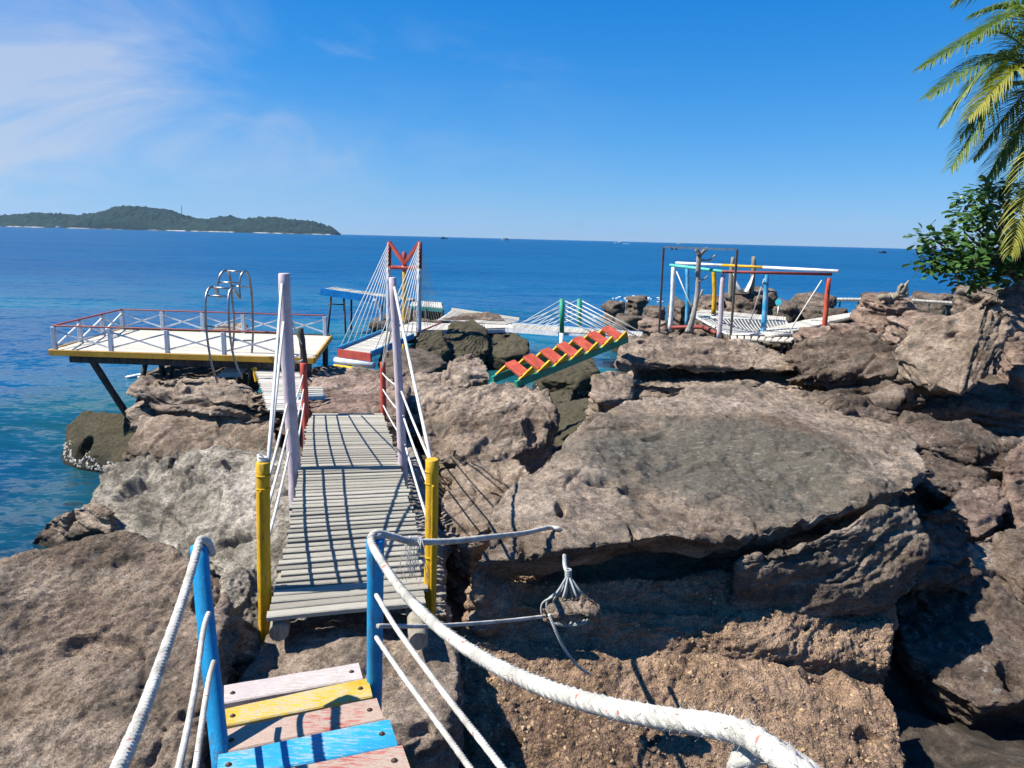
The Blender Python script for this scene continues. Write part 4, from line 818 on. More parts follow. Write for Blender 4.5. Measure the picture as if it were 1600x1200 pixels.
# rope stays, parts of the bridge
def onpole(top, foot, y_, ref):   # the point of a pole seen at row y_
    (x0, y0), (x1, y1) = ref; t_ = (y_ - y0) / (y1 - y0); return top.lerp(foot, t_)
refL = ((446, 428), (462, 800)); refR = ((613, 434), (636, 770))
def stay(a, b, r=.0115, s_=.015): MB().tube(sag(a, b, s_, 8), r, 6).build('stay_rope', M['rope_plain'], fb, smooth=True)
for y_, tt in ((443, .995), (499, .985), (624, .90), (664, .76), (700, .58)): stay(onpole(tl, fl, y_, refL) + Vector((-.02, -.06, 0)), f1.lerp(t1, tt) + Vector((.02, .04, 0)), .0125 if tt > .95 else .0105)
for y_, tt in ((448, .985), (606, .97), (644, .80), (690, .58)): stay(onpole(tr, fr_, y_, refR) + Vector((.02, -.04, 0)), f2.lerp(t2, tt) + Vector((-.01, .04, 0)), .0135 if y_ == 448 else .0105)
for y_, tt in ((500, 1.25), (560, 1.05), (620, .86), (655, .68), (690, .5)): stay(onpole(tl, fl, y_, refL) + Vector((.03, .05, 0)), rl_f.lerp(rl_t, tt) + Vector((0, -.04, 0)), .009)
for y_, tt in ((470, .98), (500, .94), (600, .86), (640, .64), (680, .42)): stay(onpole(tr, fr_, y_, refR) + Vector((-.03, .04, 0)), rr_f.lerp(rr_t, tt) + Vector((0, -.04, 0)), .009)
mb = MB(); c_ = f1.lerp(t1, 1.0); 
for k in range(3): mb.tube([c_ + Vector((-.01 + math.cos(j * .6 + k) * .026, .02 + math.sin(j * .6 + k) * .03, .006 + k * .013 + .012 * math.sin(j * .6))) for j in range(12)], .008, 6)
mb.build('rope_knot', M['rope_plain'], fb, smooth=True)

# ------------------------------------------------------------------ viewing platform on struts over the water
hD = 2.12
FLc, FRc, BRc, BLc = A(80, 547, hD), A(488, 560, hD), A(516, 524, hD), A(190, 514, hD)
vp = thing('viewing_platform', (FLc + BRc) / 2 - Vector((0, 0, .2)), 'white boarded viewing platform with red rails and yellow edge boards standing over the water', 'platform')
NB = 22
for i in range(NB):
    t_ = (i + .5) / NB; a = FLc.lerp(BLc, t_); b = FRc.lerp(BRc, t_); w_ = (BLc - FLc).length / NB
    plank('deck_board', 'deck', 'deck', a - Vector((0, 0, .02)), b - Vector((0, 0, .02)), w_ * .9, .03, vp, jit=.006)
dz = Vector((0, 0, 1))
def edge_board(a, b, mat, nm, out, hgt=.10, top=.012):
    a = a + out * .03; b = b + out * .03; return MB().bar(a - dz * (hgt / 2 - top), b - dz * (hgt / 2 - top), .035, hgt).build(nm, M[mat], vp, bevel=.004)
fo = (FLc - BLc).normalized(); ri = (FRc - FLc).normalized()
edge_board(FLc - ri * .03, FRc + ri * .03, 'fascia_yellow', 'fascia', fo); edge_board(FRc, BRc, 'fascia_yellow', 'fascia', ri); edge_board(BLc, FLc, 'fascia_yellow', 'fascia', -ri); edge_board(BLc, BRc, 'fascia_yellow', 'fascia', -fo)
for t_ in (.06, .5, .92): MB().bar(FLc.lerp(BLc, t_) - dz * .16 + ri * .25, FRc.lerp(BRc, t_) - dz * .16 - ri * .05, .10, .14).build('joist', M['dark_wood'], vp)
HR = .40
def rail_post(p, mat='pale'): MB().bar(p - dz * .02, p + dz * HR, .07, .065, up=(0, 1, 0)).build('rail_post', M[mat], vp, bevel=.006)
def brace(a, b):
    for u_, v_ in ((.06, HR - .06), (HR - .06, .06)): MB().bar(a + dz * u_, b + dz * v_, .022, .026).build('cross_brace', M['white'], vp)
def rail_run(a, b, n, first=True, last=True):
    ps = [a.lerp(b, i / n) for i in range(n + 1)]
    for i, p in enumerate(ps):
        if (i > 0 or first) and (i < n or last): rail_post(p)
    for i in range(n): brace(ps[i], ps[i + 1])
    MB().bar(a + dz * (HR + .018), b + dz * (HR + .018), .06, .024).build('handrail', M['rust_red'], vp, bevel=.006)
i_ = .05
a0 = FLc - fo * i_ + ri * i_; b0 = FRc - fo * i_ - ri * .1; c0 = BRc + fo * i_ - ri * .1; d0 = BLc + fo * i_ + ri * i_
rail_run(a0, a0.lerp(b0, .90), 4); rail_run(d0, c0, 5); rail_run(a0 + (d0 - a0) * .001, d0, 3, False, False)
for nm, a, b, r in (('strut', FLc.lerp(FRc, .12) - dz * .1 - fo * .2, P(196, 642, 13.4), .06), ('strut', BLc.lerp(BRc, .14) - dz * .1, P(222, 600, 15.4), .055), ('strut', BLc.lerp(BRc, .42) - dz * .1, P(310, 592, 15.6), .05), ('strut', BLc.lerp(BRc, .30) - dz * .1, P(262, 596, 15.2), .05)):
    pole_mb(b - (a - b).normalized() * .4, a, r, r, 12, 8, .06, .01, 5).build('strut', M['dark_wood'], vp, smooth=True)
for a in (BLc.lerp(BRc, .21) + fo * .3, BLc.lerp(BRc, .45), FRc - ri * .12 - fo * .2, BRc - ri * .1 + fo * .1, FLc.lerp(FRc, .7) - fo * 1.2, BLc.lerp(BRc, .7)):
    pole_mb(Vector((a.x, a.y, -.3 if a.x < -4.6 else .6)), a - dz * .09, .06, .055, 12, 8, .06, .01, int(a.x * 7)).build('pile', M['dark_wood'], vp, smooth=True)

# ------------------------------------------------------------------ steel hoop climbing frame before the platform
hf = thing('hoop_frame', A(362, 600, 1.75), 'tall arched steel hoop frame like a double ladder, standing before the viewing platform', 'frame')
def hoop(c_, w_, h_, tl_, r=.017, a0=-.35, a1=math.pi + .2):
    pts = []
    for j in range(25):
        a = a0 + (a1 - a0) * j / 24; pts.append(c_ + Vector((-math.cos(a) * 0 , 0, 0)) + tl_ * (math.cos(a) * w_) + dz * (math.sin(a) * h_))
    return pts
Yh = 12.4
def hp(pts, Y=None): return curve_pts([P(x_, y_, Y_) for x_, y_, Y_ in pts], 7)
s1 = hp([(340, 598, 12.0), (330, 565, 11.95), (323, 520, 11.9), (321, 475, 11.9), (324, 455, 12.0), (331, 448, 12.1), (338, 454, 12.25), (342, 466, 12.4)])
s2 = hp([(379, 592, 12.0), (366, 560, 11.95), (359, 520, 11.9), (357, 480, 11.9), (358, 458, 12.0), (364, 450, 12.1), (368, 456, 12.25), (375, 467, 12.4)])
s3 = hp([(342, 466, 12.4), (340, 446, 12.45), (344, 430, 12.5), (352, 422, 12.6), (358, 428, 12.75), (361, 445, 12.85)])
s4 = hp([(375, 467, 12.4), (374, 448, 12.45), (377, 430, 12.5), (384, 424, 12.6), (390, 436, 12.75), (394, 470, 12.9), (395, 530, 12.95), (389, 596, 12.9)])
s5 = hp([(361, 445, 12.85), (363, 470, 12.9), (366, 500, 12.95), (364, 540, 12.95), (358, 580, 12.9)])
for s_ in (s1, s2, s3, s4, s5): MB().tube(s_, .019, 8).build('hoop', M['steel'], hf, smooth=True)
for a, b in (((331, 449, 12.1), (364, 451, 12.1)), ((325, 462, 11.98), (357, 463, 11.98)), ((321, 510, 11.9), (358, 511, 11.9)), ((352, 423, 12.6), (384, 425, 12.6)), ((341, 441, 12.47), (374, 442, 12.47)), ((361, 447, 12.85), (392, 449, 12.85)), ((366, 490, 12.93), (395, 490, 12.93)), ((364, 532, 12.95), (395, 532, 12.95))):
    MB().tube([P(*a), P(*b)], .014, 8).build('rung', M['steel'], hf, smooth=True)
MB().bar(P(397, 575, 12.6), P(402, 596, 12.5), .07, .05).build('foot_board', M['yellow'], hf)
# little ramp and boardwalk behind the footbridge
rp = thing('gangplank', A(365, 585, 1.7), 'short grey slatted ramp leaning up to the viewing platform behind the hoops', 'ramp')
for i in range(9):
    t_ = i / 8; a = P(340, 588, 12.7).lerp(P(362, 566, 13.0), t_); b = P(376, 588, 12.7).lerp(P(398, 566, 13.0), t_)
    plank('slat', 'walk', 'walk', a, b, .07, .025, rp, jit=.004)
for t_ in (.1, .9): MB().bar(P(340, 591, 12.7).lerp(P(376, 591, 12.7), t_), P(362, 569, 13).lerp(P(398, 569, 13), t_), .05).build('bearer', M['dark_wood'], rp)
bw = thing('boardwalk', A(430, 605, 1.7), 'bleached boardwalk between the left rock stack and the footbridge', 'boardwalk')
q0, q1, q2, q3 = A(398, 573, 1.86), A(468, 575, 1.86), A(475, 640, 1.82), A(418, 640, 1.82)
for i in range(26):
    t_ = i / 25; plank('board', 'walk', 'walk', q0.lerp(q3, t_), q1.lerp(q2, t_), (q0 - q3).length / 26 * .86, .03, bw, jit=.008)
for t_ in (.15, .85): MB().bar(q0.lerp(q1, t_) - dz * .06, q3.lerp(q2, t_) - dz * .06, .07).build('bearer', M['dark_wood'], bw)
pt = thing('pallet', A(488, 614, 1.8), 'small blue-edged white board lying on the flat rock past the footbridge', 'board')
for i in range(5): plank('board', 'deck', 'deck', A(466, 606 + i * 3.4, 1.88), A(505, 606 + i * 3, 1.88), .07, .025, pt, jit=.004)
MB().bar(A(466, 622, 1.86), A(508, 620, 1.86), .03, .07).build('edge_board', M['blue_tread'], pt)
# ------------------------------------------------------------------ helpers for far timber work
def quad_walk(par, f0, f1, b1, b0, n, key='walk', name='board', across=True, th=.035, jit=.006, gap=.88):
    """boards between a front edge f0-f1 and a back edge b0-b1 (world points)"""
    w_ = (f1 - f0).length / n
    for i in range(n):
        t_ = (i + .5) / n; plank(name, key, key, f0.lerp(f1, t_), b0.lerp(b1, t_), w_ * gap, th, par, jit=jit)
def pile(par, top, zb, r=.06, mat='dark_wood', nm='pile'):
    return pole_mb(Vector((top.x, top.y, zb)), top, r, r * .92, 8, 5, .08, .01, int(abs(top.x * 13 + top.y * 7))).build(nm, M[mat], par, smooth=True)
def tubeo(par, nm, a, b, r, mat, n=6): return MB().tube([a, b], r, n).build(nm, M[mat], par, smooth=True)

# ------------------------------------------------------------------ cable bridge with the red-topped tower
hT = 1.0
dl0, dr0 = A(528, 548, hT), A(580, 555, hT); dl1, dr1 = A(640, 503, hT), A(694, 506, hT)
tb = thing('cable_bridge', (dl0 + dr1) / 2 - dz * .3, 'white decked cable bridge with a red M-shaped tower top and many white stays', 'bridge')
quad_walk(tb, dl0, dl1, dr1, dr0, 48)
def edge_run(par, a, b, mat, nm='edge_board', h_=.16, w_=.05, up_=.03): return MB().bar(a + dz * up_, b + dz * up_, w_, h_).build(nm, M[mat], par)
edge_run(tb, dl0, dl0.lerp(dl1, .55), 'blue'); edge_run(tb, dr0, dr0.lerp(dr1, .5), 'blue'); edge_run(tb, dr0.lerp(dr1, .55), dr1, 'rust_red'); edge_run(tb, dl0.lerp(dl1, .62), dl1, 'rust_red')
MB().bar(dl0 - dz * .06, dr0 - dz * .06, .06, .22).build('end_board', M['red'], tb)
for k, (mt, z0) in enumerate((('pale', -.27), ('yellow', -.45))):
    a = dl0 + (dl0 - dr0) * .08 + dz * z0; b = dr0 + (dr0 - dl0) * .08 + dz * z0; o_ = Vector((.0, -.12 * k, 0)); MB().tube([a + o_, b + o_], .085, 12).build('pole_step', M[mt], tb, smooth=True)
for t_ in (.12, .9):
    for e0, e1 in ((dl0, dl1), (dr0, dr1)): pile(tb, e0.lerp(e1, t_) - dz * .05, -.5, .07)
YT = 24.6
TL, TR = P(608, 378, YT + .5), P(656, 378, YT); bL, bR = P(607, 545, YT + .5), P(654, 558, YT)
mL, mR = TL.lerp(bL, .24), TR.lerp(bR, .23)
for a, m_, b in ((TL, mL, bL), (TR, mR, bR)):
    MB().tube([m_, a], .075, 10).build('tower_leg_top', M['rust_red'], tb, smooth=True); pole_mb(b - dz * .8, m_, .085, .075, 10, 8, .05, .01, 4).build('tower_leg', M['pale'], tb, smooth=True)
vv = P(632, 412, YT + .2)
for a in (TL, TR): MB().bar(a, vv, .10, .10).build('tower_brace', M['red'], tb)
MB().tube([mL + dz * .03, mR + dz * .03], .065, 10).build('crossbar', M['red'], tb, smooth=True)
for k in range(8):
    t_ = k / 7
    tubeo(tb, 'stay_rope', TL.lerp(mL, t_ * .9), dl0.lerp(dl1, .01 + .52 * t_), .014, 'rope_plain')
    tubeo(tb, 'stay_rope', TR.lerp(mR, t_ * .9), dr0.lerp(dr1, .02 + .52 * t_), .014, 'rope_plain')
    tubeo(tb, 'stay_rope', TR.lerp(mR, t_ * .9), dr1.lerp(dr0, .02 + .3 * t_), .007, 'rope_grey')
yp = P(632, 394, 27.5); 
g_ = thing('yellow_post', Vector((yp.x, yp.y, .3)), 'tall yellow post with a red tip standing behind the tower of the cable bridge', 'post')
pole_mb(Vector((yp.x, yp.y, -.3)), P(632, 422, 27.5), .085, .075, 10, 8, .1, .02, 9).build('pole', M['yellow'], g_, smooth=True); pole_mb(P(632, 424, 27.5), yp, .08, .075, 10, 4, .05, .0, 9).build('red_tip', M['red'], g_, smooth=True)

# blue diving ramp and the dock behind
Yb = 32.0
ra_, rb_ = P(501, 454, Yb), P(634, 473, Yb - .5)
br = thing('diving_ramp', Vector(((ra_.x + rb_.x) / 2, Yb, 0)), 'long bright blue ramp rising out over the sea on thin dark legs', 'ramp')
bk = Vector((.25, 1.15, .02))
quad_walk(br, ra_ + dz * .05, rb_ + dz * .05, rb_ + dz * .05 + bk, ra_ + dz * .05 + bk, 24)
MB().bar(ra_ - dz * .04, rb_ - dz * .04, .06, .30).build('edge_board', M['cyan'], br); MB().bar(ra_ + bk, rb_ + bk, .06, .20).build('edge_board', M['blue_tread'], br)
for (x0, y0), (x1, y1), o_ in (((518, 458), (511, 498), 0), ((537, 461), (541, 520), 0), ((531, 459), (530, 492), 1), ((596, 470), (600, 500), .0)):
    a = P(x0, y0, Yb) + bk * o_; b = P(x1, y1, Yb) + bk * o_; MB().tube([b - dz * .8, a], .045, 8).build('leg', M['dark_wood'], br, smooth=True)
tubeo(br, 'cross_rail', P(513, 475, Yb), P(538, 476, Yb), .03, 'dark_wood')
MB().tube(curve_pts([P(584, 468, 30), P(592, 478, 30), P(596, 490, 30), P(595, 506, 30)], 5), .075, 8).build('crooked_leg', M['pale'], br, smooth=True)
dk = thing('dock', P(665, 480, 31) - dz * .6, 'little grey dock with a teal edge board behind the tower of the cable bridge', 'dock')
d0_, d1_, d2_, d3_ = P(640, 478, 30), P(692, 482, 30), P(690, 473, 33), P(645, 470, 33); quad_walk(dk, d0_, d1_, d2_, d3_, 14)
MB().bar(d0_ - dz * .08, d1_ - dz * .08, .05, .14).build('edge_board', M['teal'], dk)
for q_ in (d0_.lerp(d1_, .05), d0_.lerp(d1_, .5), d1_, d2_): pile(dk, q_ - dz * .05, -.6, .06)

# white walkway zigzagging from the tower to the green rope bridge
hW = 1.1
wk = thing('walkway', A(745, 510, .2), 'bleached plank walkway bending over the olive boulders between tower and green pylons', 'walkway')
quad_walk(wk, A(660, 517, hW - .04), A(802, 512, hW), A(796, 504, hW), A(676, 506, hW - .04), 34)
quad_walk(wk, A(682, 501, hW + .03), A(790, 507, hW + .03), A(812, 502, hW + .03), A(706, 485, hW + .03), 34)
MB().bar(A(660, 518, hW - .04) - dz * .08, A(802, 513, hW) - dz * .08, .05, .12).build('edge_board', M['pale'], wk)
MB().bar(A(706, 485, hW) + dz * .06, A(812, 501, hW) + dz * .06, .05, .10).build('edge_board', M['walk'], wk)
for x_, y_ in ((664, 516), (698, 514), (722, 513), (742, 513), (770, 512), (798, 511), (720, 493), (760, 498)): pile(wk, A(x_, y_, hW) - dz * .1, -.3, .06)
gb = thing('rope_bridge', A(890, 540, 0), 'low walkway bridge with two green pylons and fans of white ropes', 'bridge')
g0, g1, g2, g3 = A(790, 514, hW), A(1004, 530, hW), A(1008, 522, hW), A(800, 507, hW)
quad_walk(gb, g0, g1, g2, g3, 52)
edge_run(gb, g0.lerp(g1, 0.0), g0.lerp(g1, .40), 'white', h_=.17, up_=-.02); edge_run(gb, g0.lerp(g1, .41), g1, 'pale', h_=.07, up_=-.03); edge_run(gb, g3, g2, 'pale', h_=.08)
for (x_, yt, yb_, Yq) in ((878, 467, 548, A(878, 521, hW).y), (905, 467, 542, A(905, 514, hW).y)):
    a = P(x_, yt, Yq); m_ = P(x_, 520, Yq); f_ = Vector((m_.x, m_.y, -.6))
    MB().tube([m_, a], .08, 10).build('pylon', M['green'], gb, smooth=True); MB().tube([f_, m_], .08, 10).build('pylon_foot', M['pale'], gb, smooth=True)
    e0, e1 = (g0, g1) if x_ == 878 else (g3, g2)
    for k in range(5):
        c_ = a.lerp(m_, .02 + .13 * k)
        tubeo(gb, 'stay_rope', c_, e0.lerp(e1, .04 + .065 * k), .014, 'rope_plain'); tubeo(gb, 'stay_rope', c_, e0.lerp(e1, 1.0 - .075 * k), .019, 'rope_plain')

# ------------------------------------------------------------------ red and green stairs over the pool
s0, s1_ = P(806, 597, 12.1), P(980, 529, 14.3)
sg = thing('stairs', s0 - dz * .1, 'small stairs with red treads, yellow triangles and green stringers spanning the pool', 'stairs')
dd = s1_ - s0; wv = Vector((-dd.y, dd.x, 0)).normalized() * .55; NT = 7
for o_ in (Vector((0, 0, 0)), wv):
    MB().bar(s0 + o_ - dz * .04, s1_ + o_ - dz * .02, .06, .11).build('stringer', M['green'], sg)
    MB().bar(s0 + o_ - dz * .09 , s0 + o_ - dz * .26 + Vector((.0, 0, 0)), .07, .16).build('stringer_foot', M['green'], sg)
    for i in range(NT):
        p0 = s0 + o_ + dd * ((i + .15) / NT) + dz * .03; p1 = s0 + o_ + dd * ((i + 1.0) / NT) + dz * .04; n_ = wv.normalized() * .02
        ap = p0.lerp(p1, .85); ap = Vector((ap.x, ap.y, p1.z + .11))
        MB().add([p0 - n_, p1 - n_, ap - n_, p0 + n_, p1 + n_, ap + n_], [(0, 1, 2), (5, 4, 3), (0, 3, 4, 1), (1, 4, 5, 2), (2, 5, 3, 0)]).build('wedge', M['yellow'], sg)
for i in range(NT):
    c_ = s0 + dd * ((i + .55) / NT) + wv * .36; c_.z = s0.z + dd.z * (i + .95) / NT + .12
    x_ = Vector((dd.x, dd.y, 0)).normalized() * .115; y_ = wv * .34; 
    tl_ = dz * .08; MB().box8([c_ - x_ - y_ - dz * .06 - tl_, c_ + x_ - y_ - dz * .02 - tl_, c_ + x_ + y_ - dz * .02 + tl_, c_ - x_ + y_ - dz * .06 + tl_, c_ - x_ - y_ - dz * .005 - tl_, c_ + x_ - y_ + dz * .03 - tl_, c_ + x_ + y_ + dz * .03 + tl_, c_ - x_ + y_ - dz * .005 + tl_]).build('tread', M['orange_red'], sg, bevel=.005)

# ------------------------------------------------------------------ coloured frame with nets
fa, fb_, fc, fd = P(1053, 418, 23.4), P(1131, 428, 20.9), P(1296, 432, 20.9), P(1074, 419, 25.4)
fm = thing('pergola', Vector((fb_.x, fb_.y, 1.6)), 'open frame of white, blue, yellow and red posts with teal, red and white top bars', 'frame')
def fpost(top, x_, y_, Y_, r, mat, nm='post'): return pole_mb(P(x_, y_, Y_) - dz * .12, top, r, r * .92, 12, 8, .05, .012, int(x_)).build(nm, M[mat], fm, smooth=True)
fpost(fa, 1047, 512, 23.4, .072, 'white'); fpost(fb_, 1123, 524, 20.9, .072, 'lilac'); fpost(fc - dz * .05, 1285, 530, 20.9, .072, 'orange_red'); fpost(fb_.lerp(fc, .40), 1192, 542, 20.9, .075, 'blue_tread'); fpost(fd, 1074, 505, 25.4, .07, 'blue_tread'); fpost(fd.lerp(fc, .22), 1116, 485, 24.4, .075, 'yellow')
def fbar(a, b, mat, r=.045): return MB().tube([a, b], r, 10).build('top_bar', M[mat], fm, smooth=True)
u_ = dz * .06
fbar(fa + (fa - fb_) * .08 + u_, fb_ + u_, 'teal'); fbar(fb_ + (fb_ - fc) * .02 + u_, fc + (fc - fb_) * .02 + u_, 'rust_red', .042); fbar(fd + (fd - fc) * .1 + u_ * 2.6, fd.lerp(fc, .28) + u_ * 2.6, 'white', .045); fbar(fd.lerp(fc, .28) + u_ * 2.6, fd.lerp(fc, .58) + u_ * 2.6, 'yellow', .045); fbar(fd.lerp(fc, .58) + u_ * 2.6, fc + (fc - fd) * .05 + u_ * 2.6, 'white', .045); fbar(fd + u_, fa + u_, 'white', .04)
for a, b in ((P(1057, 424, 23.2), P(1086, 494, 22.6)), (P(1194, 436, 20.8), P(1171, 506, 22)), (P(1284, 438, 20.8), P(1232, 520, 20.3))): MB().tube([a, b], .018, 6).build('corner_rope', M['rope_plain'], fm, smooth=True)
MB().tube(curve_pts([P(1049, 512, 22.8), P(1075, 511, 22.4), P(1100, 512, 21.8), P(1120, 521, 21)], 4), .06, 8).build('low_bar', M['rust_red'], fm, smooth=True)
def net(par, c, nu, nv, r, sagz, mat='rope_plain'):
    mb = MB(); 
    def pt_(u, v): return c[0].lerp(c[1], u).lerp(c[3].lerp(c[2], u), v) - dz * (sagz * 16 * u * (1 - u) * v * (1 - v))
    for i in range(nu + 1): mb.tube([pt_(i / nu, k / 8) for k in range(9)], r, 4)
    for j in range(nv + 1): mb.tube([pt_(k / 10, j / nv) for k in range(11)], r, 4)
    return mb.build('net', M[mat], par)
nt_ = thing('trampoline_net', P(1170, 520, 21), 'white rope net sagging between the posts of the coloured frame, bordered by white boards', 'net')
nc = [P(1138, 523, 20.4), P(1238, 523, 20.2), P(1228, 502, 23.6), P(1086, 495, 23.6)]
net(nt_, nc, 26, 18, .013, .12)
for a, b in ((0, 1), (1, 2), (2, 3), (3, 0)): MB().tube([nc[a], nc[b]], .04, 8).build('edge_pole', M['rope_plain'], nt_, smooth=True)
for k in range(20): tubeo(nt_, 'lacing', nc[0].lerp(nc[1], (k + .3) / 20) , nc[0].lerp(nc[1], (k + .5) / 20) - dz * .18, .016, 'rope_plain')
MB().bar(nc[0] - dz * .2, nc[1] - dz * .2, .06, .05).build('edge_board', M['deck'], nt_)
nd = thing('net_deck', P(1150, 492, 25), 'far slatted white deck with a turquoise edge beyond the rope net', 'deck')
quad_walk(nd, P(1078, 492, 24.4), P(1228, 502, 24.2), P(1228, 496, 26), P(1096, 484, 27), 40, 'deck')
MB().bar(P(1078, 494, 24.4), P(1228, 504, 24.2), .05, .10).build('edge_board', M['teal'], nd)
for x_, y_ in ((1080, 496), (1150, 500), (1225, 505)): pile(nd, P(x_, y_, 24.5), .2, .06)
bk_ = thing('boardwalk', P(1260, 510, 20.5) - dz * .3, 'grey boardwalk climbing right from the rope net past the orange-red post', 'boardwalk')
quad_walk(bk_, P(1200, 527, 19.8), P(1285, 507, 21.6), P(1262, 500, 22.6), P(1186, 517, 21.2), 18); quad_walk(bk_, P(1285, 506, 21.6), P(1350, 491, 23), P(1345, 487, 24.2), P(1262, 500, 22.8), 20)
MB().bar(P(1238, 518, 20.7) - dz * .06, P(1285, 508, 21.5) - dz * .06, .05, .1).build('edge_board', M['dark_wood'], bk_); MB().bar(P(1285, 508, 21.5) - dz * .06, P(1350, 493, 22.9) - dz * .06, .05, .1).build('edge_board', M['dark_wood'], bk_)
for x_, y_, Y_ in ((1240, 520, 20.7), (1290, 510, 21.8), (1340, 497, 23)): pile(bk_, P(x_, y_, Y_), .7, .05)
lb = thing('low_deck', P(1180, 532, 19.6) - dz * .2, 'low pale deck under the near edge of the rope net', 'deck')
quad_walk(lb, P(1142, 530, 19.4), P(1236, 534, 19.2), P(1244, 528, 20.1), P(1140, 525, 20.2), 9, 'deck')
for x_ in (1145, 1190, 1234): pile(lb, P(x_, 532, 19.5) - dz * .04, .6, .05)

# thin steel frame, dead tree, hammock posts
sf = thing('swing_frame', P(1086, 520, 21) - dz * .2, 'tall thin dark steel goalpost frame left of the coloured net frame', 'frame')
p0, p1 = P(1037, 386, 21.6), P(1152, 390, 20.2); f0, f1_ = P(1030, 514, 21.6), P(1141, 534, 20.2)
for a, b in ((f0 - dz * .15, p0), (f1_ - dz * .15, p1)): MB().bar(a, b, .055, .055, up=(0, 1, 0)).build('upright', M['rust_steel'], sf)
MB().bar(p0, p1, .06, .05).build('crossbar', M['steel'], sf)
for t_ in (.12, .18): MB().bar(p0.lerp(p1, t_), p0.lerp(p1, t_) - dz * .07, .06, .05).build('hanger', M['rust_steel'], sf)
dt = thing('dead_tree', P(1080, 516, 21.3), 'bare grey dead tree trunk with broken forked top inside the thin steel frame', 'tree')
MB().tube(curve_pts([P(1076, 520, 21.3), P(1084, 490, 21.3), P(1090, 455, 21.4), P(1091, 420, 21.4), P(1093, 392, 21.4)], 6), [.12, .105, .09, .085, .08, .075] + [.07] * 19, 9, True, .12, 3).build('trunk', M['drift'], dt, smooth=True)
for pts_, r_ in (([(1093, 400), (1098, 394), (1106, 387)], .05), ([(1092, 398), (1089, 392), (1089, 388)], .06), ([(1094, 406), (1106, 407), (1114, 402), (1118, 398)], .028), ([(1091, 440), (1100, 436), (1107, 430)], .02), ([(1090, 468), (1096, 458), (1098, 452)], .035)):
    MB().tube(curve_pts([P(x_, y_, 21.35) for x_, y_ in pts_], 4), [r_] * (4 * (len(pts_) - 1)) + [r_ * .4], 7, True, .1, 5).build('branch', M['drift'], dt, smooth=True)
hm = []
for k, (x_, yt, yb_, lab) in enumerate(((1145, 402, 462, 'left brown hammock post on the dark rock'), (1178, 401, 460, 'right brown hammock post on the dark rock'))):
    o = pole_mb(P(x_ - 3, yb_, 29.5) - dz * .2, P(x_, yt, 29.5), .10, .08, 10, 8, .12, .02, 40 + k).build('hammock_post', M['log'], None, smooth=True); tag(o, lab, 'post', 'hammock posts')
MB_ = MB().tube(sag(P(1145, 415, 29.5), P(1180, 414, 29.5), .03, 6), .03, 6).build('pole', M['log'], None, smooth=True); tag(MB_, 'thin pole lashed across the two hammock posts', 'pole')
ha = thing('hammock', P(1160, 455, 29.3), 'white hammock slung between the two brown posts above the dark rock', 'hammock')
mb = MB(); vs = []; fs = []
ca, cb_ = P(1147, 432, 29.3), P(1177, 430, 29.3)
for i in range(9):
    t_ = i / 8; c_ = ca.lerp(cb_, t_) - dz * (.62 * 4 * t_ * (1 - t_)) * (1 + .2 * t_); w_ = .05 + .32 * math.sin(math.pi * t_)
    for j in range(5): s_ = j / 4 - .5; vs.append(c_ + Vector((.0, s_ * 2 * w_, (s_ * s_) * .5 * w_ * 2)))
b0_ = len(vs)
for v in list(vs): vs.append(v - dz * .02)
for i in range(8):
    for j in range(4):
        a = i * 5 + j; fs.append((a, a + 1, a + 6, a + 5)); fs.append((b0_ + a + 5, b0_ + a + 6, b0_ + a + 1, b0_ + a))
mb.add(vs, fs).build('cloth', M['white'], ha, smooth=True)
tubeo(ha, 'cord', P(1145, 424, 29.5), ca, .02, 'rope_plain'); tubeo(ha, 'cord', P(1178, 418, 29.5), cb_, .02, 'rope_plain')
dsn = thing('disc_sign', P(1217, 482, 26.5), 'round turquoise disc on a short white stick among the far rocks', 'sign')
pc_ = P(1217, 472, 26.5); mb = MB(); mb.tube([pc_ + Vector((-.02, -.03, 0)), pc_ + Vector((.02, .03, 0))], .12, 20); mb.build('disc', M['turquoise'], dsn); tubeo(dsn, 'stick', pc_ - dz * .5, pc_ - dz * .1, .025, 'white')
jt = thing('jetty', P(1290, 467, 42) - dz * .6, 'long low pale jetty across the far rocks right of the turquoise disc', 'jetty')
quad_walk(jt, P(1248, 467, 41), P(1350, 468, 41), P(1350, 466, 42.5), P(1248, 465, 42.5), 40, 'walk'); MB().bar(P(1248, 469, 41), P(1350, 470, 41), .05, .1).build('edge_board', M['walk'], jt)
for k in range(4): pile(jt, P(1255 + k * 29, 469 + k * .14, 41.3), -.5, .04)
j2 = thing('jetty', P(1460, 472, 40) - dz * .6, 'thin dark jetty running from the driftwood stump to the broadleaf tree', 'jetty')
quad_walk(j2, P(1418, 469, 40), P(1512, 475, 38), P(1512, 473, 39.2), P(1418, 467, 41.2), 36); MB().bar(P(1418, 471, 40), P(1512, 477, 38), .06, .1).build('edge_board', M['dark_wood'], j2)
for k in range(4): pile(j2, P(1424 + k * 28, 471 + k * 1.7, 39.8 - k * .5), -.5, .04)
